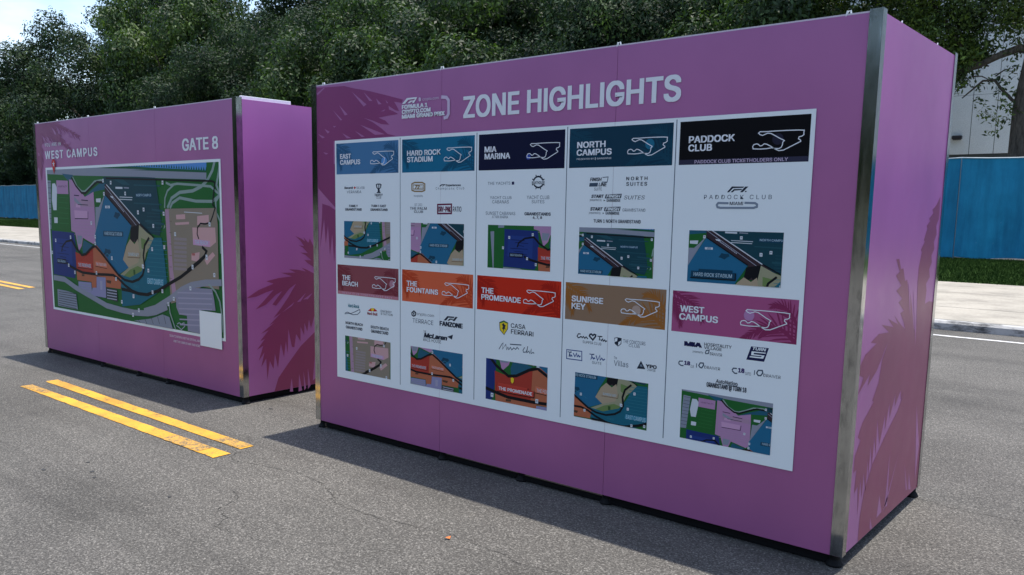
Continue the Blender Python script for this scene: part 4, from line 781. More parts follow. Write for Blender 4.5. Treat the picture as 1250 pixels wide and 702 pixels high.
class MB:
    def __init__(s): s.v=[]; s.f=[]
    def quad(s,a,b,c,d):
        n=len(s.v); s.v+=[a,b,c,d]; s.f.append((n,n+1,n+2,n+3))
    def box(s,x0,y0,z0,x1,y1,z1,bev=0):
        if bev<=0:
            n=len(s.v); s.v+=[(x,y,z) for z in (z0,z1) for (x,y) in ((x0,y0),(x1,y0),(x1,y1),(x0,y1))]
            for f in ((3,2,1,0),(4,5,6,7),(0,1,5,4),(1,2,6,5),(2,3,7,6),(3,0,4,7)): s.f.append(tuple(n+i for i in f))
            return
        e=bev; prof=[(x0+e,y0),(x1-e,y0),(x1,y0+e),(x1,y1-e),(x1-e,y1),(x0+e,y1),(x0,y1-e),(x0,y0+e)]
        ins=[(x0+e*2,y0+e),(x1-e*2,y0+e),(x1-e,y0+e*2),(x1-e,y1-e*2),(x1-e*2,y1-e),(x0+e*2,y1-e),(x0+e,y1-e*2),(x0+e,y0+e*2)]
        n=len(s.v)
        for (pp,z) in ((ins,z0),(prof,z0+e),(prof,z1-e),(ins,z1)): s.v+=[(x,y,z) for x,y in pp]
        for k in range(3):
            for i in range(8): j=(i+1)%8; s.f.append((n+k*8+i,n+k*8+j,n+k*8+8+j,n+k*8+8+i))
        s.f.append(tuple(n+i for i in range(7,-1,-1))); s.f.append(tuple(n+24+i for i in range(8)))
    def lathe(s,cx,cy,prof,seg=20):
        n=len(s.v)
        for (r,z) in prof: s.v+=[(cx+r*math.cos(2*math.pi*i/seg),cy+r*math.sin(2*math.pi*i/seg),z) for i in range(seg)]
        for k in range(len(prof)-1):
            for i in range(seg): j=(i+1)%seg; s.f.append((n+k*seg+i,n+k*seg+j,n+(k+1)*seg+j,n+(k+1)*seg+i))
        s.f.append(tuple(n+i for i in range(seg-1,-1,-1))); s.f.append(tuple(n+(len(prof)-1)*seg+i for i in range(seg)))
    def tube(s,pts,rad,seg=8):
        n=len(s.v); pts=[Vector(p) for p in pts]; ref=Vector((.31,.2,.93)).normalized()
        for i,p in enumerate(pts):
            t=(pts[min(i+1,len(pts)-1)]-pts[max(i-1,0)]).normalized()
            a=t.cross(ref if abs(t.dot(ref))<.95 else Vector((1,0,0))).normalized(); b=t.cross(a)
            r=rad[i] if isinstance(rad,(list,tuple)) else rad
            s.v+=[tuple(p+a*(r*math.cos(2*math.pi*k/seg))+b*(r*math.sin(2*math.pi*k/seg))) for k in range(seg)]
        for i in range(len(pts)-1):
            for k in range(seg): j=(k+1)%seg; s.f.append((n+i*seg+k,n+i*seg+j,n+(i+1)*seg+j,n+(i+1)*seg+k))
        s.f.append(tuple(n+k for k in range(seg-1,-1,-1))); s.f.append(tuple(n+(len(pts)-1)*seg+k for k in range(seg)))
    def build(s,name,m_,parent=None,smooth=False): return meshobj(name,s.v,s.f,m_,parent,smooth=smooth)
def boxpart(name,m_,parent,*a,bev=0):
    b=MB(); b.box(*a,bev=bev); return b.build(name,m_,parent)

# ------------------------------------------------------------ flat print (ink, vinyl lettering) laid on a board
FONT=None
try:
    import os
    p_=os.path.join(bpy.utils.system_resource('DATAFILES'),'fonts','Inter.woff2')
    if os.path.exists(p_): FONT=bpy.data.fonts.load(p_)
except Exception: FONT=None
TXT={}; ASP={}
def text_tris(txt,wt,sh,aspect=None):
    if FONT: txt=txt.replace('I','\u0399')
    sp=1.0
    if aspect and len(txt)>4:
        nat=text_aspect(txt)
        if aspect>nat*1.32: sp=round(min(1.9,1+(aspect/(nat*1.15)-1)*len(txt)/(len(txt)-1)),2)
    key=(txt,wt,sh,sp)
    if key in TXT: return TXT[key]
    c=bpy.data.curves.new('lettering','FONT'); c.body=txt; c.shear=sh; c.resolution_u=3; c.space_character=sp
    if FONT: c.font=FONT
    o=bpy.data.objects.new('lettering',c); COL.objects.link(o)
    dg=bpy.context.evaluated_depsgraph_get(); dg.update()
    me=bpy.data.meshes.new_from_object(o.evaluated_get(dg)); me.calc_loop_triangles()
    vs=[(v.co.x,v.co.y) for v in me.vertices]; tr=[tuple(vs[i] for i in t.vertices) for t in me.loop_triangles]
    bpy.data.objects.remove(o); bpy.data.curves.remove(c); bpy.data.meshes.remove(me)
    xs=[p[0] for t in tr for p in t] or [0,1]; ys=[p[1] for t in tr for p in t] or [0,1]
    x0,x1,y0,y1=min(xs),max(xs),min(ys),max(ys)
    w=wt; x0-=w; x1+=w; y0-=w*.6; y1+=w*.6      # heavier lettering: the same outline laid down again a hair to each side
    res=[]
    for (dx,dy) in (((0,0),) if wt==0 else ((0,0),(-w,-w*.6),(w,w*.6),(-w,w*.6),(w,-w*.6))):
        res.append([tuple(((p[0]+dx-x0)/((x1-x0) or 1),(p[1]+dy-y0)/((y1-y0) or 1)) for p in t) for t in tr])
    ASP[key]=(x1-x0)/((y1-y0) or 1)
    TXT[key]=res; return res
def text_aspect(txt):
    text_tris(txt,0,0); return ASP[(txt,0,0,1.0)]
def poly_tris(pts):
    P=[Vector((x,y,0)) for x,y in pts]
    return [tuple(pts[i] for i in t) for t in tessellate_polygon([P])]
def line_tris(pts,w):
    n=len(pts); closed=(pts[0]==pts[-1]); L=[];Rr=[]
    for i in range(n):
        p=pts[i]
        a=pts[i-1] if i>0 else (pts[-2] if closed else None); b=pts[i+1] if i<n-1 else (pts[1] if closed else None)
        def nrm(q,r):
            dx,dy=r[0]-q[0],r[1]-q[1]; l=math.hypot(dx,dy) or 1e-9; return (-dy/l,dx/l)
        n1=nrm(a,p) if a else nrm(p,b); n2=nrm(p,b) if b else n1
        mx_,my_=n1[0]+n2[0],n1[1]+n2[1]; l=math.hypot(mx_,my_)
        if l<.3: mx_,my_=n2; k=1
        else: mx_/=l; my_/=l; k=min(1.6,1/max(.3,mx_*n2[0]+my_*n2[1]))
        L.append((p[0]+mx_*w/2*k,p[1]+my_*w/2*k)); Rr.append((p[0]-mx_*w/2*k,p[1]-my_*w/2*k))
    out=[]
    for i in range(n-1): out+=[(Rr[i],Rr[i+1],L[i+1]),(Rr[i],L[i+1],L[i])]
    return out
def clip(tri,win):
    x0,y0,x1,y1=win; P=list(tri)
    for ax,lim,sg in ((0,x0,1),(0,x1,-1),(1,y0,1),(1,y1,-1)):
        Q=[]
        for i in range(len(P)):
            a,b=P[i],P[(i+1)%len(P)]; da=(a[ax]-lim)*sg; db=(b[ax]-lim)*sg
            if da>=0: Q.append(a)
            if (da>=0)!=(db>=0):
                t=da/(da-db); Q.append((a[0]+(b[0]-a[0])*t,a[1]+(b[1]-a[1])*t))
        P=Q
        if len(P)<3: return None
    return P
def rec_tris(r):
    if r[0]=='P': return poly_tris([tuple(p) for p in r[2]]),r[1]
    if r[0]=='L': return line_tris([tuple(p) for p in r[3]],r[2]),r[1]
    x0,y0,x1,y1=r[3]; return [tuple((x0+p[0]*(x1-x0),y0+p[1]*(y1-y0)) for p in t) for t in text_tris(r[2],r[4],r[6],(x1-x0)/max(1e-6,y1-y0))[r[7]]],r[1]
def print_mesh(name,recs,parent,base,plane='front',win=None,dst=None,step=.00012,W_=0,matf=None):
    """base: distance of the lowest ink layer off the board; overlapping inks get the next layer up"""
    verts=[];faces=[];mi=[];mats=[];lay=[]
    ex=[]
    for r in recs:
        if r[0]=='T': ex+=[list(r)+[i] for i in range(1 if r[4]==0 else 5)]
        else: ex.append(r)
    for r in ex:
        tr,col=rec_tris(r)
        if win: polys=[q for q in (clip(t,win) for t in tr) if q]
        else: polys=[list(t) for t in tr]
        if dst:
            sx=(dst[2]-dst[0])/(win[2]-win[0]); sy=(dst[3]-dst[1])/(win[3]-win[1])
            polys=[[(dst[0]+(p[0]-win[0])*sx,dst[1]+(p[1]-win[1])*sy) for p in q] for q in polys]
        if not polys: continue
        xs=[p[0] for q in polys for p in q]; ys=[p[1] for q in polys for p in q]
        bb=(min(xs),min(ys),max(xs),max(ys)); L=0
        for (b,l) in lay:
            if b[0]<bb[2] and b[2]>bb[0] and b[1]<bb[3] and b[3]>bb[1]: L=max(L,l+1)
        lay.append((bb,L)); off=base+L*step
        m_=matf(col) if matf else flat(col)
        if m_ not in mats: mats.append(m_)
        k=mats.index(m_)
        for iq,q in enumerate(polys):
            ar=sum(q[i][0]*q[(i+1)%len(q)][1]-q[(i+1)%len(q)][0]*q[i][1] for i in range(len(q)))
            if abs(ar)<1e-9: continue
            if ar<0: q=q[::-1]
            n=len(verts); o_=off
            if plane=='front': verts+=[(p[0],-o_,p[1]) for p in q]
            else: verts+=[(W_+o_,p[0],p[1]) for p in q]
            faces.append(tuple(range(n,n+len(q)))); mi.append(k)
    if not faces: return None
    return meshobj(name,verts,faces,mats,parent,mi)
def frond_recs(fr,col='x'):
    """palm frond silhouette: tapered leaflets set along a curved spine"""
    out=[]
    s=[Vector((p[0],p[1])) for p in fr['s']]
    # resample catmull-rom
    def cr_(t):
        n=len(s)-1; f=min(t*n,n-1e-6); i=int(f); u=f-i
        p0,p1,p2,p3=s[max(i-1,0)],s[i],s[i+1],s[min(i+2,n)]
        return .5*((2*p1)+(p2-p0)*u+(2*p0-5*p1+4*p2-p3)*u*u+(3*p1-p0-3*p2+p3)*u**3)
    P=[cr_(i/24) for i in range(25)]
    w0=fr['l']*.045
    pts=[]
    Lf=[];Rt=[]
    for i,p in enumerate(P):
        t=(P[min(i+1,24)]-P[max(i-1,0)]).normalized(); n=Vector((-t.y,t.x)); w=w0*(1-i/24)**.6+.004
        Lf.append(tuple(p+n*w)); Rt.append(tuple(p-n*w))
    out.append(['P',col,Lf+Rt[::-1]])
    rr=random.Random(int(fr['l']*1000)+fr['n'])
    n_=int(fr['n']*1.75)
    for k in range(n_):
        f=(k+.3)/n_; i=f*24; j=min(int(i),23)
        p=P[j].lerp(P[j+1],i-j); t=(P[j+1]-P[j]).normalized()
        for sg in (1,-1):
            L_=fr['l']*(.62+.38*math.sin(math.pi*min(1,f+.3)))*(1-.6*f**1.5)*rr.uniform(.84,1.1)
            a=R(fr['a']*(1-.5*f)+rr.uniform(-3,3))*sg
            d=Vector((t.x*math.cos(a)-t.y*math.sin(a),t.x*math.sin(a)+t.y*math.cos(a)))
            g=Vector((0,-1))*(.13*L_); nn=Vector((-d.y,d.x)); wd=fr['l']*.036*(1-.35*f)
            st=[p,p+d*L_*.3+g*.06,p+d*L_*.62+g*.3,p+d*L_*.85+g*.65,p+d*L_+g]; ww=[wd*.7,wd*1.15,wd,wd*.5,0]
            out.append(['P',col,[tuple(q-nn*w_) for q,w_ in zip(st,ww)]+[tuple(q+nn*w_) for q,w_ in list(zip(st,ww))[-2::-1]]])
    return out
def palm_recs(spec):
    out=[['P','x',[tuple(p) for p in q]] for q in spec['poly']]
    for fr in spec['fr']: out+=frond_recs(fr)
    return out

# ------------------------------------------------------------ the ground and the road
def rs(x,y): return y-.028*(x+1.7)          # the kerb, fence and building run at a small angle to the boards
def sheet(name,x0,x1,y0,y1,z,m_,nx=1,kind='structure',thick=0,parent=None):
    b=MB(); 
    if thick:
        n=[(x0,rs(x0,y0)),(x1,rs(x1,y0)),(x1,rs(x1,y1)),(x0,rs(x0,y1))]
        b.v=[(x,y,z-thick) for x,y in n]+[(x,y,z) for x,y in n]
        b.f=[(4,5,6,7),(0,1,5,4),(1,2,6,5),(2,3,7,6),(3,0,4,7),(3,2,1,0)]
    else: b.quad((x0,rs(x0,y0),z),(x1,rs(x1,y0),z),(x1,rs(x1,y1),z),(x0,rs(x0,y1),z))
    o=b.build(name,m_,parent)
    if kind and parent is None: tag(o,kind=kind)
    return o
g=MB(); g.quad((-1500,-1500,-.02),(1500,-1500,-.02),(1500,1500,-.02),(-1500,1500,-.02)); tag(g.build('ground',DIRT),kind='structure')
sheet('asphalt_road',-160,90,-60,13.12,0,ASPH)
KB=empty('kerb',(0,0,0),kind='structure')
x=-74.0; rk=random.Random(3)
kb_mesh={}
while x<30:
    L_=3.05
    b=MB(); y0=13.10; e=.03
    xa,xb=x+.006,x+L_-.006
    for (pa) in [0]:
        prof=[(y0,0),(y0,.09),(y0+e,.12),(y0+.16,.124),(y0+.16,0)]
        n=len(b.v)
        for xx in (xa,xb): b.v+=[(xx,rs(xx,py),pz) for py,pz in prof]
        for i in range(4): b.f.append((n+i,n+5+i,n+6+i,n+1+i))
        b.f.append((n,n+1,n+2,n+3,n+4)); b.f.append((n+9,n+8,n+7,n+6,n+5))
    b.build('kerb_stone',KERB,KB); x+=L_
SW=empty('sidewalk',(0,0,0),kind='structure')
b=MB(); b.quad((-75,rs(-75,13.2),.085),(30,rs(30,13.2),.085),(30,rs(30,20.7),.085),(-75,rs(-75,20.7),.085)); b.build('joint_bed',mat('joint_dirt',(.05,.045,.04),.9),SW)
x=-73.7
while x<28:
    for (ya,yb) in ((13.275,15.08),(15.10,17.85),(17.87,20.6)):
        dz=rk.uniform(-.003,.003)
        sheet('slab',x+.02,x+3.59,ya+.008,yb-.008,.122+dz,CONC,thick=.08,parent=SW)
    x+=3.612
sheet('grass_bank',-160,90,20.6,32.2,.10,GRASS)
def blades(name,x0,x1,y0,y1,n,h,w):
    X=rng.uniform(x0,x1,n);Y=y0+(y1-y0)*rng.random(n); Y=Y-.028*(X+1.7); a=rng.uniform(0,math.pi,n); hh=h*rng.uniform(.5,1.2,n)
    dx=np.cos(a)*w;dy=np.sin(a)*w; lx=rng.normal(0,.4,n)*hh; ly=rng.normal(0,.4,n)*hh
    V=np.empty((n,3,3),np.float32); V[:,0]=np.c_[X-dx,Y-dy,np.full(n,.10)]; V[:,1]=np.c_[X+dx,Y+dy,np.full(n,.10)]; V[:,2]=np.c_[X+lx,Y+ly,.10+hh]
    return big(name,V.reshape(-1,3),np.arange(n*3,dtype=np.int32).reshape(-1,3),GRASS)
def big(name,V,Fc,m_,parent=None):
    me=bpy.data.meshes.new(name); k=Fc.shape[1]; me.vertices.add(len(V)); me.vertices.foreach_set('co',V.astype(np.float32).ravel())
    me.loops.add(Fc.size); me.loops.foreach_set('vertex_index',Fc.ravel().astype(np.int32)); me.polygons.add(len(Fc)); me.polygons.foreach_set('loop_start',np.arange(0,Fc.size,k,dtype=np.int32))
    me.materials.append(m_); me.update(calc_edges=True); return link(bpy.data.objects.new(name,me),parent)
tag(blades('grass',-11,3,20.55,31.5,60000,.075,.012),'short green grass between the pale sidewalk and the blue fence','grass',kind='stuff')
tag(blades('grass',-78,-44,20.55,31.5,50000,.09,.02),'far grass strip beyond the road at the left edge','grass',kind='stuff')

# painted lines
def strip(name,pts,z,m_,jag=.006,seed=1):
    rr=random.Random(seed); (xa,ya0,ya1),(xb,yb0,yb1)=pts; n=30; b=MB()
    lo=[];hi=[]
    for i in range(n+1):
        t=i/n; lo.append((xa+(xb-xa)*t,ya0+(yb0-ya0)*t+rr.uniform(-jag,jag)*.5,z)); hi.append((xa+(xb-xa)*t,ya1+(yb1-ya1)*t+rr.uniform(-jag,jag)*.5,z))
    for i in range(n): b.quad(lo[i],lo[i+1],hi[i+1],hi[i])
    return tag(b.build(name,m_),kind='structure')
strip('yellow_line',((-7.78,2.985,3.085),(-4.66,2.935,3.065)),.004,YEL,seed=1)
strip('yellow_line',((-7.84,3.225,3.335),(-4.70,3.165,3.275)),.004,YEL,seed=2)
def b_worn(nt,b):
    v=coords(nt); n1=noise(nt,v,14,6,.75); n2=noise(nt,v,90,3,.7)
    f=ramp(nt,mixc(nt,.5,n1,n2),[(.44,(1,1,1)),(.52,(0,0,0))]); c=mixc(nt,f,(.52,.29,.06),(.13,.11,.08)); nt.links.new(c,b.inputs['Base Color']); bump(nt,b,n2,.5,.003)
WORN=mat('worn_yellow_paint',(.5,.3,.06),.8,0,.3,b_worn)
strip('yellow_line',((-5.32,2.945,3.066),(-4.86,2.940,3.062)),.006,WORN,.012,seed=7)
strip('yellow_line',((-5.02,3.174,3.282),(-4.72,3.170,3.272)),.006,WORN,.012,seed=8)
strip('yellow_line',((-7.76,2.99,3.08),(-7.35,3.01,3.075)),.006,WORN,.012,seed=9)
strip('yellow_line',((-26,6.98,7.10),(-16.75,6.50,6.62)),.004,YEL,seed=3)
strip('yellow_line',((-26,7.22,7.34),(-16.9,6.76,6.88)),.004,YEL,seed=4)
strip('white_line',((-70,rs(-70,12.40),rs(-70,12.50)),(9,rs(9,12.40),rs(9,12.50))),.004,WHT,seed=5)
CRACK=mat('dark_crack',(.035,.034,.03),.95)  # even dark tone of the thin crack strips
def crack(name,pts,w,seed):
    rr=random.Random(seed); P=[]
    for (a,c) in zip(pts[:-1],pts[1:]):
        for i in range(8):
            t=i/8; P.append((a[0]+(c[0]-a[0])*t+rr.uniform(-.012,.012),a[1]+(c[1]-a[1])*t+rr.uniform(-.012,.012)))
    P.append(pts[-1]); b=MB()
    for i in range(len(P)-1):
        p,q=Vector(P[i]),Vector(P[i+1]); d=(q-p).normalized(); n=Vector((-d.y,d.x)); w1=w*rr.uniform(.25,1); w2=w1*.8
        b.quad((p.x-n.x*w1,p.y-n.y*w1,.003),(q.x-n.x*w2,q.y-n.y*w2,.003),(q.x+n.x*w2,q.y+n.y*w2,.003),(p.x+n.x*w1,p.y+n.y*w1,.003))
    return tag(b.build(name,CRACK),kind='structure')
crack('asphalt_crack',[(-4.45,3.02),(-4.05,3.12),(-3.76,3.09),(-3.56,2.99),(-3.45,2.92),(-3.12,2.92),(-2.73,3.01),(-2.41,3.0),(-2.19,2.97),(-1.95,3.02)],.0022,1)
crack('asphalt_crack',[(-3.62,2.28),(-3.70,2.40),(-3.85,2.45),(-3.9,2.6),(-4.02,2.66)],.0022,2)
crack('asphalt_crack',[(-3.62,2.28),(-3.4,2.31),(-3.2,2.36)],.0013,3)
crack('asphalt_crack',[(-1.12,5.22),(-.84,5.15),(-.5,5.2),(.2,5.1)],.003,4)
crack('asphalt_crack',[(-4.46,2.98),(-4.6,3.03),(-4.66,3.13),(-4.58,3.2)],.002,5)

# ------------------------------------------------------------ blue screened fence
FE=empty('construction_fence',(0,0,0),label='long blue mesh screened fence beyond the grass, with a white top cord',cat='fence')
FY=31.4; FZ0=.16; FZ1=3.33; bay=3.05
pm=None; scr=[]
def screen_mesh(seed):
    rr=random.Random(seed); nx,nz=16,10; V=[];Fc=[]; ph=rr.uniform(0,6)
    for j in range(nz+1):
        for i in range(nx+1):
            u=i/nx;v=j/nz; d=.05*math.sin(math.pi*u)*math.sin(math.pi*v)*rr.uniform(.7,1.3)+.012*math.sin(u*22+ph+v*3)*(1-v*.5)
            zz=FZ0+(FZ1-FZ0)*v; 
            if j==0: zz+=.03*math.sin(u*9+ph)
            if j==nz: zz-=.05*math.sin(math.pi*u)
            x_=.012+u*(bay-.024); V.append((x_,-d-.028*x_,zz))
    for j in range(nz):
        for i in range(nx): a=j*(nx+1)+i; Fc.append((a,a+1,a+nx+2,a+nx+1))
    return V,Fc
meshes=[]
for s_ in range(5):
    V,Fc=screen_mesh(s_+11); o=meshobj('screen_panel',V,Fc,SCREEN,FE,smooth=True); meshes.append(o.data); bpy.data.objects.remove(o)
b=MB(); b.tube([(0,0,.0),(0,0,FZ1+.03)],.03,8); po=b.build('fence_post',STEEL,FE); pme=po.data; bpy.data.objects.remove(po)
b=MB(); b.tube([(0,-.045,FZ1+.004),(bay*.25,-.045-.028*bay*.25,FZ1-.028),(bay*.5,-.06-.014*bay,FZ1-.042),(bay*.75,-.045-.021*bay,FZ1-.028),(bay,-.045-.028*bay,FZ1+.004)],.018,6); co=b.build('top_cord',mat('white_cord',(.55,.6,.62),.7),FE); cme=co.data; bpy.data.objects.remove(co)
x=-116.0; i=0
while x<36:
    yy=rs(x,FY)-max(0,(-x-10))*-.010
    for nm,me in (('screen_panel',meshes[i%5]),('fence_post',pme),('top_cord',cme)):
        o=link(bpy.data.objects.new(nm,me),FE); o.location=(x,yy+(.06 if nm=='fence_post' else 0),0); o.rotation_euler=(0,0,-.010 if x<-10 else 0)
    x+=bay; i+=1

BOUNCE=MB(); BOUNCE.quad((-14,32.9,.08),(60,30.5,.08),(60,44.0,.08),(-14,45.2,.08)); tag(BOUNCE.build('bounce_sheet',CONC),kind='structure')  # hidden pale sheet, added to bounce light onto the building wall
# ------------------------------------------------------------ white building
BL=empty('white_building',(-5,rs(-5,45),0),label='white metal panelled building behind the fence and the right hand tree',cat='building')
bx0,bx1=-10.4,24.0
boxpart('wall_base',mat('dark_base_wall',(.05,.055,.05),.8),BL,bx0-.02,.02,0,bx1+.02,9,4.22)
boxpart('wall_core',DARKGAP,BL,bx0+.03,.06,4.22,bx1-.03,9,13.6)
for (za,zb) in ((4.23,6.86),(6.875,9.5),(9.515,13.6)):
    xx=bx0
    while xx<bx1-.2:
        boxpart('wall_panel',PANEL,BL,xx+.012,0,za,xx+.956,.06,zb,bev=.006); xx+=.968
boxpart('roof_cap',STEEL,BL,bx0-.08,-.08,13.602,bx1+.08,9.05,13.78)
WL=empty('wall_floodlight',(-9.12,rs(-9.12,45)-.08,4.93),label='small dark floodlight fixed to the white building wall',cat='lamp')
boxpart('housing',mat('dark_lamp_housing',(.03,.03,.035),.5),WL,-.20,-.24,-.02,.20,0.05,.15,bev=.03)
boxpart('lens',mat('lamp_lens',(.12,.13,.14),.2),WL,-.16,-.20,-.055,.16,-.03,-.025,bev=.01)
boxpart('bracket',STEEL,WL,-.05,.052,-.03,.05,.10,.17)

# ------------------------------------------------------------ trees
def crown_mesh(seed,rx,rz,nl,per,leaf,low=.25,holes=.0):
    r=np.random.default_rng(seed); V=[];
    cs=[];
    while len(cs)<nl:
        p=r.normal(0,1,3); p/=np.linalg.norm(p); q=r.uniform(.35,1)**.6
        c=np.array([p[0]*rx*q,p[1]*rx*q,p[2]*rz*q])
        if c[2]<-rz*(1-low): c[2]*=.7
        cs.append((c,r.uniform(.13,.30)*rx))
    allv=[]
    for (c,lr) in cs:
        k=int(per*(lr/(.20*rx))**2); d=r.normal(0,1,(k,3)); d/=np.linalg.norm(d,axis=1)[:,None]
        rad=lr*(r.random(k)**.30)*(1+.18*np.sin(d[:,0]*7+seed)*np.cos(d[:,1]*6))
        P=c+d*rad[:,None]*np.array([1.15,1.15,.8])
        nrm=d*.9+r.normal(0,.5,(k,3))+np.array([0,0,.3]); nrm/=np.linalg.norm(nrm,axis=1)[:,None]
        t=np.cross(nrm,r.normal(0,1,(k,3))); t/=np.linalg.norm(t,axis=1)[:,None]; b_=np.cross(nrm,t)
        L_=leaf*r.uniform(.6,1.35,k)[:,None]; w=L_*.42
        quad=np.stack([P-t*L_,P+b_*w+nrm*w*.2,P+t*L_,P-b_*w+nrm*w*.2],1); allv.append(quad)
    A_=np.concatenate(allv).reshape(-1,3); Fc=np.arange(len(A_),dtype=np.int32).reshape(-1,4)
    return A_,Fc
CROWNS=[]
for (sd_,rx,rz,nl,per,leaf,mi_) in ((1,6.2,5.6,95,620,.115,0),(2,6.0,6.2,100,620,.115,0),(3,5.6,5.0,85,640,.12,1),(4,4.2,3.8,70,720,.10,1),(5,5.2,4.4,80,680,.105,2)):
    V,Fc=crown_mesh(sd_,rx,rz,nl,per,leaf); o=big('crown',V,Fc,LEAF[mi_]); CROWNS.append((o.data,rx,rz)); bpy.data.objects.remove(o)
def trunk_mesh(seed,h,r0,spread):
    rr=random.Random(seed); b=MB(); n=7; x_=y_=0; pts=[];rad=[]
    for i in range(n+1):
        t=i/n; pts.append((x_,y_,h*t)); rad.append(r0*(1.35 if i==0 else 1-.5*t)); x_+=rr.uniform(-.15,.15); y_+=rr.uniform(-.15,.15)
    b.tube(pts,rad,10)
    for k in range(7):
        a=2*math.pi*k/7+rr.uniform(-.3,.3); s0=rr.randint(3,6); p=Vector(pts[s0]); q=[p]; rd=[r0*.42]
        L_=spread*rr.uniform(.6,.95)
        for j in range(1,6):
            t=j/5; q.append(p+Vector((math.cos(a)*L_*t+rr.uniform(-.25,.25),math.sin(a)*L_*t+rr.uniform(-.25,.25),L_*.75*t**.8+rr.uniform(-.2,.2)))); rd.append(r0*.42*(1-.82*t))
        b.tube([tuple(v) for v in q],rd,6)
    return b
TR=[]
for s_ in range(3):
    b=trunk_mesh(s_+40,7.5,.38,4.6); o=b.build('trunk',BARK,smooth=True); TR.append(o.data); bpy.data.objects.remove(o)
def tree(x_,y_,cz,ci,sc,label,group='trees beyond the fence',rot=0,sz=1.0,name='oak_tree'):
    t=empty(name,(x_,y_,0),rot,label=label,cat='tree',group=group)
    me,rx,rz=CROWNS[ci]
    c=link(bpy.data.objects.new('crown',me),t); c.location=(0,0,cz); c.scale=(sc,sc,sc*sz)
    k=link(bpy.data.objects.new('trunk',TR[ci%3]),t); k.scale=(sc,sc,max(.5,(cz)/8.2))
    return t
T_SPOTS=[ (-99.5,38,4.2,3,1.0,1.1,'low fine leaved bush at the left edge, foot of the open sky'), (-101,37,6.0,3,1.5,1.15,'low dense tree at the left edge below the open sky'),(-90,36.5,5.4,1,.62,1.0,'low dark bush filling the foot of the leftmost oak behind the fence'),(-72,36,5.5,1,.62,1.0,'low dark bush behind the fence, hidden by the gate sign board'),(17,38,9.0,1,1.0,1.0,'dark oak in front of the white building, past the right edge'),(32,38,8.5,2,1.1,1.0,'mid green tree right of the white building'),
 # x, y, crown centre height, crown kind, scale, vertical stretch, label
 (-95,40,8.8,0,1.30,1.15,'leftmost dark oak rising beside the open patch of sky'),
 (-83,38,11.3,1,1.30,1.05,'tall dark oak standing right of the open sky, left of the first pink board'),
 (-77,47,16.5,0,1.35,1.15,'dark oak standing behind the tall oak at the open sky'),
 (-69,40,13.0,2,1.28,1.35,'broad mid green tree above the gate sign board, left end'),
 (-60,38,8.5,0,1.0,1.1,'dark oak above the middle of the gate sign board'),
 (-61,49,16.5,1,1.25,1.0,'tall tree reaching out of the top of the picture above the gate sign board'),
 (-51,39,8.2,1,1.05,1.1,'dark oak above the right hand corner of the gate sign board'),
 (-50,50,14.5,0,1.3,1.0,'high dark crown behind the oak over the gap between the boards'),
 (-42,38,8.8,2,1.1,1.15,'mid green tree above the left end of the zone highlights board'),
 (-41,49,14.0,1,1.25,1.0,'high crown behind the mid green tree over the event logo'),
 (-34,39,8.0,3,1.45,1.15,'fine leaved tree above the start of the zone highlights heading'),
 (-31,49,13.0,2,1.25,1.0,'high crown behind the trees over the heading of the board'),
 (-26.5,40,8.6,1,1.0,1.1,'dark tree above the middle of the zone highlights heading'),
 (-21,39.5,9.0,0,.95,1.1,'dark tree above the end of the zone highlights heading'),
 (-21,52,12.0,1,1.15,.9,'far crown above the dark header panels of the board'),
 (-30.4,35.5,7.1,4,.50,.95,'small bright green bush tree in front of the dark trees, left one'),
 (-26.0,35.3,7.0,4,.45,.95,'small bright green bush tree in front of the dark trees, right one'),
 (-36.5,35.8,5.6,3,.62,1.0,'low fine leaved bush above the event logo'),
 (-14.2,38.5,8.6,3,1.15,1.1,'dense dark tree left of the spreading ficus'),
]
for (x_,y_,cz,ci,sc,sz,lab) in T_SPOTS:
    tree(x_,rs(x_,y_)-.3,cz,ci,sc,lab,rot=rk.uniform(0,6.28),sz=sz,name='bush_tree' if 'bush' in lab else 'oak_tree')
# the spreading tree at the right, built limb by limb
def lobes_mesh(lobes,per,leaf,seed):
    r=np.random.default_rng(seed); allv=[]
    for (cx,cy,cz,lr,dn) in lobes:
        k=int(per*dn*lr**2); d=r.normal(0,1,(k,3)); d/=np.linalg.norm(d,axis=1)[:,None]
        P=np.array([cx,cy,cz])+d*(lr*r.random(k)**.45)[:,None]*np.array([1.1,1.0,.8])
        nrm=d*.4+r.normal(0,.6,(k,3))+np.array([0,0,.4]); nrm/=np.linalg.norm(nrm,axis=1)[:,None]
        t=np.cross(nrm,r.normal(0,1,(k,3)))*np.array([1,1,1.0])+np.array([0,0,-.25]); t/=np.linalg.norm(t,axis=1)[:,None]; b_=np.cross(nrm,t)
        L_=leaf*r.uniform(.6,1.3,k)[:,None]; w=L_*.40
        allv.append(np.stack([P-t*L_,P+b_*w+nrm*w*.25,P+t*L_,P-b_*w+nrm*w*.25],1))
    A_=np.concatenate(allv).reshape(-1,3); return A_,np.arange(len(A_),dtype=np.int32).reshape(-1,4)
FT=empty('ficus_tree',(-5.05,35.2,0),label='spreading tree with a leaning limb before the white building at the right edge',cat='tree',group='trees beyond the fence')
b=MB()
b.tube([(0.1,0,0),(0.0,0,1.6),(-.10,0,3.6),(-.12,0,5.2),(.05,0,6.8),(.2,.1,8.4),(.1,.3,10.2)],[.50,.44,.38,.35,.33,.26,.18],12)
b.tube([(.05,0,7.05),(-.45,-.1,7.15),(-1.0,-.2,6.95),(-1.6,-.3,6.65),(-2.2,-.3,6.5),(-3.2,-.2,6.9),(-4.4,0,7.6)],[.17,.14,.12,.11,.10,.08,.05],8)
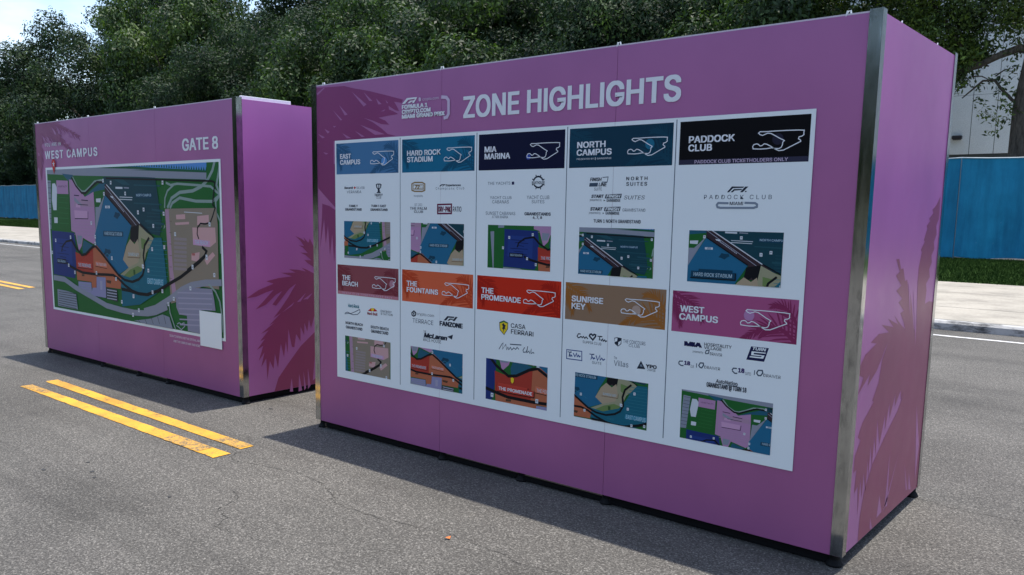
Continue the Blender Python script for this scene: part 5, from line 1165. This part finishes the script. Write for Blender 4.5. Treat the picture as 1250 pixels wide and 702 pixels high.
b.tube([(-.1,0,5.1),(-.5,-.1,5.45),(-.85,-.15,5.85),(-1.05,-.2,6.15),(-1.4,-.2,6.15),(-2.0,-.2,5.6)],[.07,.055,.05,.045,.04,.02],7)
b.tube([(-1.6,-.3,6.65),(-2.3,-.2,7.6),(-3.1,0,8.8),(-3.8,.3,9.8)],[.10,.09,.07,.04],7)
b.tube([(.1,0,7.6),(1.2,.3,8.6),(2.4,.4,9.4)],[.14,.1,.05],7)
b.tube([(.1,.1,8.6),(-1.0,.5,9.8),(-2.1,.8,11.0)],[.12,.09,.05],7)
rr=random.Random(5)
for k in range(26):
    p=Vector((rr.uniform(-4.5,0),rr.uniform(-.5,.5),rr.uniform(6.3,9))); q=p+Vector((rr.uniform(-.9,.9),rr.uniform(-.5,.5),rr.uniform(-.5,.7)))
    b.tube([tuple(p),tuple((p+q)/2+Vector((0,0,.08))),tuple(q)],[.03,.022,.01],5)
b.build('trunk',BARK,FT,smooth=True)
lb=[]
rl=random.Random(9)
for k in range(90):  # dense upper crown
    lx=rl.uniform(-8.8,3.5); lz=rl.uniform(7.9,13.5); ly=rl.uniform(-1.6,2.5)
    if lx>-3.2 and lz<8.3: continue
    lb.append((lx,ly,lz,rl.uniform(.75,1.35),1))
for k in range(26):  # dark hanging part behind the board corner
    lx=rl.uniform(-5.8,-2.6); lz=rl.uniform(5.9,8.2)+max(0,(lx+3.6))*.55; lb.append((lx,rl.uniform(-.9,.9),lz,rl.uniform(.45,.85),1.1))
for k in range(50):
    lx=rl.uniform(-4.1,-1.2); lz=rl.uniform(5.6,7.6)+max(0,lx+3.0)*1.0; lb.append((lx,rl.uniform(-.5,.5),lz,rl.uniform(.35,.6),1.0))
for (lx,lz,r_,dn) in ((-3.7,5.3,.45,.6),(-3.2,5.15,.35,.5),(-4.6,5.1,.5,.7),(-4.3,4.75,.3,.5),(-2.9,5.6,.4,.6),(-1.2,5.0,.38,.45),(-.75,4.7,.36,.45),(-1.5,5.45,.3,.4),(-.6,5.6,.4,.4),(-1.0,4.35,.26,.4),(-.55,6.4,.4,.4),(-1.9,7.5,.7,.7),(-1.4,7.2,.5,.6),(-.6,7.15,.5,.6),(.2,7.3,.6,.7),(-2.7,7.5,.7,.8),(-2.9,6.5,.5,.7),(-1.9,6.45,.35,.5),(-.9,6.1,.35,.5),(-.5,5.2,.35,.5),(-1.0,7.7,.6,.6),(-.3,7.9,.7,.7),(-1.5,6.0,.3,.35),(-2.2,6.0,.4,.5),(-.3,5.0,.35,.5),(-2.4,7.0,.55,.7)):
    lb.append((lx,rl.uniform(-.3,.1),lz,r_,dn))
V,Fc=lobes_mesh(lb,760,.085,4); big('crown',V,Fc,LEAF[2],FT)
side_=['first','second','third','fourth','fifth','sixth','seventh','eighth','ninth','tenth','eleventh','twelfth','thirteenth','fourteenth']
for k in range(14):   # the tree line across the road behind the viewer, mirrored in the metal posts
    tree(-78+k*7.6,-24-rk.uniform(0,4),6.2,[0,1][k%2],1.0,side_[k]+' roadside oak from the left in the row behind the viewer',group='roadside trees behind the viewer',rot=rk.uniform(0,6),sz=1.0)



# ------------------------------------------------------------ the two printed boards
H_=2.44
def board(name,x0,y0,rz,W_,D,label,spec,seams):
    B=empty(name,(x0,y0,0),rz,label=label,cat='sign box')
    zb=.058; zt=2.432
    cuts=[.010]+seams+[W_-.010]
    for i in range(len(cuts)-1):
        a=cuts[i]+(.0012 if i else 0); c=cuts[i+1]-(.0012 if i<len(cuts)-2 else 0)
        boxpart('front_panel',PINKF,B,a,0,zb,c,.018,zt)
        boxpart('front_panel_top_edge',TRIM,B,a+.002,.001,zt,c-.002,.017,zt+.007)
        boxpart('back_panel',PINKF,B,a,D-.018,zb,c,D,zt)
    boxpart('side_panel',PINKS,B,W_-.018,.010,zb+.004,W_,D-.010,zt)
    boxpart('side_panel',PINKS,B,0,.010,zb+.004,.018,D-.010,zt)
    # inner lining and stud frame
    boxpart('inner_frame',DARKGAP,B,.03,.0195,.07,W_-.03,.040,2.40)
    boxpart('inner_frame',DARKGAP,B,W_-.040,.045,.07,W_-.0195,D-.045,2.40)
    for (px_,py_,sx,sy) in ((0,0,1,1),(W_,0,-1,1),(0,D,1,-1),(W_,D,-1,-1)):
        b=MB(); t=.004; w=.050; z0=.060; z1=2.446
        def bx(xa,ya,xb,yb): b.box(min(xa,xb),min(ya,yb),z0,max(xa,xb),max(ya,yb),z1)
        bx(px_-sx*t,py_-sy*t,px_+sx*w,py_-sy*.0006)           # leg along the front / back
        bx(px_-sx*t,py_-sy*.0003,px_-sx*.0006,py_+sy*w)     # leg along the side
        b.build('corner_post',ALU,B)
    # black base rails and levelling feet
    seg=spec['rails']
    for (xa,xb,zz) in seg: boxpart('base_rail',BLACK,B,xa,.030,.004,xb,.07,zz,bev=.003)
    boxpart('base_rail',BLACK,B,W_-.085,.06,.004,W_-.04,D-.06,.056,bev=.003)
    boxpart('base_rail',BLACK,B,.04,.06,.004,.085,D-.06,.056,bev=.003)
    boxpart('base_rail',BLACK,B,.06,D-.05,.006,W_-.06,D-.004,.054,bev=.003)
    for (fx,fy) in [(q,.040) for q in spec['feet']]+[(.04,D-.04),(W_-.03,D-.03)]:
        b=MB(); b.lathe(fx,fy,[(.036,.0),(.038,.008),(.032,.016),(.024,.03),(.022,.057)],18); b.build('levelling_foot',BLACK,B)
    for (cx_,cz_) in spec['tabs']:
        b=MB(); b.tube([(cx_-.010,.004,H_-.012),(cx_-.004,.003,H_+.010),(cx_+.006,.006,H_+.012),(cx_+.010,.010,H_-.010)],.0045,6); b.build('cable_tie',WHITEV,B)
    return B
RD=random.Random(21)
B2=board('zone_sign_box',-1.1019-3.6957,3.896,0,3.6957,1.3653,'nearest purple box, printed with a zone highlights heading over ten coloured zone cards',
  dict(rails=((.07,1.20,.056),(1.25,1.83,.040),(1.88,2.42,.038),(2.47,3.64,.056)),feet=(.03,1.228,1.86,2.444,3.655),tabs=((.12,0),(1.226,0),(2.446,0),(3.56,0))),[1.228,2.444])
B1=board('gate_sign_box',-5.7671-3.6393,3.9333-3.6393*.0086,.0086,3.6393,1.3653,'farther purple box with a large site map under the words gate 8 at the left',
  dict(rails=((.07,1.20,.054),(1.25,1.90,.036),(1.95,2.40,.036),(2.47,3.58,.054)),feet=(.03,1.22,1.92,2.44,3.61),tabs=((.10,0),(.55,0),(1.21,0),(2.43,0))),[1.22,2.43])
boxpart('top_rail',WHITEV,B1,3.6393-.045,.06,2.434,3.6393-.0225,.55,2.462,bev=.002)
boxpart('top_rail',WOOD,B1,3.6393-.05,1.0,2.434,3.6393-.0225,1.29,2.455,bev=.002)
for (sx,sz_) in ((.30,0),(.95,0)):
    b=MB(); b.tube([(3.6957-.004,sx,H_-.012),(3.6957-.003,sx+.004,H_+.001),(3.6957-.004,sx+.010,H_-.010)],.003,6); b.build('cable_tie',WHITEV,B2)

def winf(W_,z0=.06,z1=2.43): return (.012,z0,W_-.012,z1)
palmmat=lambda c:PALM
for (Bx,key,plane,W_) in ((B2,'P2F','front',3.6957),(B1,'P1F','front',3.6393)):
    w=(.052,.06,1.227 if Bx is B2 else 1.218,2.43); print_mesh('palm_print',palm_recs(ART[key]),Bx,.0006,plane,w,w,.00003,matf=palmmat)
for (Bx,key) in ((B2,'P2F'),(B1,'P1F')):
    for q in ART[key]['gap']: print_mesh('palm_leaf_gap',[['P','x',q]],Bx,(.0010 if Bx is B2 else .0030),'front',None,None,.00004,matf=lambda c:PINKF)
for (Bx,key,W_) in ((B2,'P2S',3.6957),(B1,'P1S',3.6393)):
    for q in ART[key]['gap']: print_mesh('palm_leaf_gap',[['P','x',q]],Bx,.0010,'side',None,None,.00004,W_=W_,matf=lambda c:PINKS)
for (Bx,key,W_) in ((B2,'P2S',3.6957),(B1,'P1S',3.6393)):
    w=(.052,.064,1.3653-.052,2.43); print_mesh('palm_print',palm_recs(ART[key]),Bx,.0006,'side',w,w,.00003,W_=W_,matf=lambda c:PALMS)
# --- nearest box: heading, logo, poster with ten cards
print_mesh('heading_lettering',ART['B2_HEAD'],B2,.0026)
print_mesh('event_logo',ART['B2_LOGO'],B2,.0034)
def rectp(c,x0,z0,x1,z1): return ['P',c,[(x0,z0),(x1,z0),(x1,z1),(x0,z1)]]
def plate(name,m_,parent,x0,z0,x1,z1,ya,yb):
    return boxpart(name,m_,parent,x0,-ya,z0,x1,-yb,z1)
PO=[]
for i,(xa,xb) in enumerate(((.242,1.2272),(1.2288,2.4432),(2.4448,3.455))):
    PO.append(plate('poster_sheet',WHITEV,B2,xa,.412,xb,2.054,.0046,.0036))
CU=[(.2565,.8605),(.8935,1.4985),(1.5305,2.138),(2.1675,2.776),(2.8115,3.4355)]
MU=[(.330,.784),(.972,1.421),(1.608,2.060),(2.245,2.696),(2.884,3.347)]
print_mesh('column_rules',[['L','inkb',.0045,[(u,.445),(u,2.046)]] for u in (.876,1.515,2.153,2.792)],B2,.0047)
bspec={'s':[(0,0),(0,0)],'l':.2}
def card_palms(u0,z0,u1,z1,c):
    fr=[dict(s=[(u0-.03,z1+.01),(u0+.05,z1-.03),(u0+.12,z1-.07),(u0+.16,z1-.14)],l=.10,a=45,n=9,side=0),
        dict(s=[(u0-.02,z1-.03),(u0+.03,z1-.09),(u0+.05,z1-.17)],l=.09,a=40,n=7,side=0),
        dict(s=[(u1+.02,z0-.02),(u1-.07,z0+.06),(u1-.16,z0+.06),(u1-.25,z0+.0)],l=.13,a=50,n=11,side=0),
        dict(s=[(u1+.03,z0+.02),(u1-.02,z0+.12),(u1-.07,z0+.17),(u1-.12,z0+.17)],l=.10,a=45,n=9,side=0)]
    out=[]
    for f in fr: out+=frond_recs(f,c)
    return out
def clusters(recs,gap=.016):
    def bb(r):
        p=r[2] if r[0]=='P' else (r[3] if r[0]=='L' else [r[3][:2],r[3][2:]])
        xs=[q[0] for q in p]; zs=[q[1] for q in p]; return [min(xs)-gap,min(zs)-gap*.5,max(xs)+gap,max(zs)+gap*.5]
    G=[]
    for r in recs:
        b_=bb(r); hit=[g_ for g_ in G if g_[0][0]<b_[2] and b_[0]<g_[0][2] and g_[0][1]<b_[3] and b_[1]<g_[0][3]]
        n_=[b_,[]]
        for g_ in hit:
            n_[0]=[min(n_[0][0],g_[0][0]),min(n_[0][1],g_[0][1]),max(n_[0][2],g_[0][2]),max(n_[0][3],g_[0][3])]; n_[1]+=g_[1]; G.remove(g_)
        n_[1].append(r); G.append(n_)
    return [sorted(g_[1],key=lambda r:recs.index(r)) for g_ in G]
for j in range(10):
    k=j%5; u0,u1=CU[k]; z1=2.0335 if j<5 else 1.2105; z0=z1-.2065 if j<5 else z1-.205
    col='z%d'%j
    recs=[rectp(col,u0,z0,u1,z1)]
    if ('p%d'%j) in PAL: recs+=card_palms(u0,z0,u1,z1,'p%d'%j)
    if j==4: recs.append(rectp('strip4',u0,z0,u1,z0+.024))
    if j==5: recs.append(rectp('strip5',u0,z0,u1,z0+.022))
    BAN=print_mesh('zone_banner',recs,B2,.0048,win=(u0,z0,u1,z1),dst=(u0,z0,u1,z1),step=.00003)
    tr=list(ART['CARDS'][j]['title'])
    if j==3: tr.append(['T','white','PRESENTED BY ▸ GAINBRIDGE',[2.216,1.866,2.43,1.879],0,'i',0])
    if j==4: tr.append(['T','palelog','PADDOCK CLUB TICKETHOLDERS ONLY',[2.895,1.832,3.345,1.848],.01,'i',0])
    if j==5: tr.append(['T','palelog','BEACH CLUB TICKETHOLDERS ONLY',[.31,1.010,.80,1.022],.0,'i',0])
    tc_=ART['TC'][j]; cx_,cz_=tc_
    tk=[(cx_+p[0]*(.96 if k<4 else 1),cz_+p[1]) for p in ART['TRACK']]; tk.append(tk[0])
    # the highlighted stretch of the circuit
    hp={0:(.02,-.02),2:(-.10,-.028),3:(.015,.012),4:(0.0,.008),5:(.08,.004),8:(-.02,-.012),9:(-.075,.016)}.get(j)
    if hp:
        hx,hz=cx_+hp[0],cz_+hp[1]; rr_=.026 if j!=2 else .015
        print_mesh('circuit_highlight',[['P','h%d'%j,[(hx+rr_*math.cos(a*math.pi/8),hz+rr_*math.sin(a*math.pi/8)) for a in range(16)]]],BAN,.0062)
    print_mesh('circuit_outline',[['L','white',.0042,tk]],BAN,.0064)
    print_mesh('zone_title',tr,BAN,.0060)
    for grp in clusters(ART['CARDS'][j]['logo']): print_mesh('venue_mark',grp,B2,.0049)
    m0,m1=MU[k]; n0,n1=(1.2605,1.5115) if j<5 else (.4665,.7165)
    wn=ART['WIN'][j]
    recs=[r for r in ART['MAP'] if not (r[0]=='T' and ((j==4 and r[2]=='HARD ROCK STADIUM') or (j==7 and r[2]=='THE PROMENADE')))]
    if j==2: recs=[['P','m_green',[(-.5,0),(.3,0),(.3,2),(-.5,2)]],['L','m_grey',.10,[(.14,1.3),(.18,.9),(.22,.5)]]]+recs
    print_mesh('zone_map',recs,B2,.0048,win=wn,dst=(m0,n0,m1,n1))
print_mesh('zone_map_label',[rectp('m_blued',2.905,1.283,3.13,1.315),['L','m_black',.005,[(2.902,1.281),(3.132,1.281),(3.132,1.314)]],['T','m_lt','HARD ROCK STADIUM',[2.92,1.290,3.115,1.308],.01,'i',0],
   rectp('m_red2',1.70,.53,1.97,.566),['L','m_black',.005,[(1.70,.528),(1.972,.528),(1.972,.565)]],['T','white','THE PROMENADE',[1.712,.538,1.958,.558],.02,'i',0],
   ['P','yell',[(1.80,.62),(1.812,.626),(1.824,.62),(1.822,.60),(1.812,.588),(1.802,.60)]]],B2,.0090)
# --- farther box: heading, site map, pin, blank sticker
print_mesh('heading_lettering',ART['B1_TEXT'],B1,.0026)
plate('map_sheet',WHITEV,B1,.245,.498,3.41,1.978,.0030,.0022)
mw=(.272,.522,3.385,1.955)
print_mesh('site_map',ART['MAP'],B1,.0031,win=mw,dst=mw)
print_mesh('location_pin',ART['PIN'],B1,.009)
plate('blank_sticker',WHITEV,B1,3.045,.425,3.365,.726,.0100,.0090)

# small things on the road
leaf=[(0,0,.004),(.016,.006,.012),(.034,.003,.006),(.016,-.010,.013)]
LF=meshobj('dead_leaf',[(-2.672+x_,2.955+y_,z_) for x_,y_,z_ in leaf]+[(-2.655,2.985,.009)],[(0,1,2,3),(1,4,2)],mat('orange_dead_leaf',(.60,.16,.03),.6))
tag(LF,'small curled orange leaf lying on the sunlit asphalt in front of the zone box','leaf')
TAR=mat('tar_spot',(.03,.03,.03),.7)
rt_=random.Random(12)
for (x_,y_,r_) in ((-3.02,1.98,.020),(-2.97,1.96,.012),(-4.95,2.28,.014),(-4.83,2.24,.012),(-5.2,2.1,.016),(-5.15,2.35,.010),(-4.2,2.36,.010),(-6.2,3.6,.015),(-5.5,4.0,.018)):
    b=MB(); n_=11; P_=[(x_+r_*rt_.uniform(.6,1.4)*1.3*math.cos(2*math.pi*i/n_),y_+r_*rt_.uniform(.5,1.2)*math.sin(2*math.pi*i/n_),.0025) for i in range(n_)]
    b.v=P_; b.f=[tuple(range(n_))]; tag(b.build('tar_spot',TAR),kind='structure')
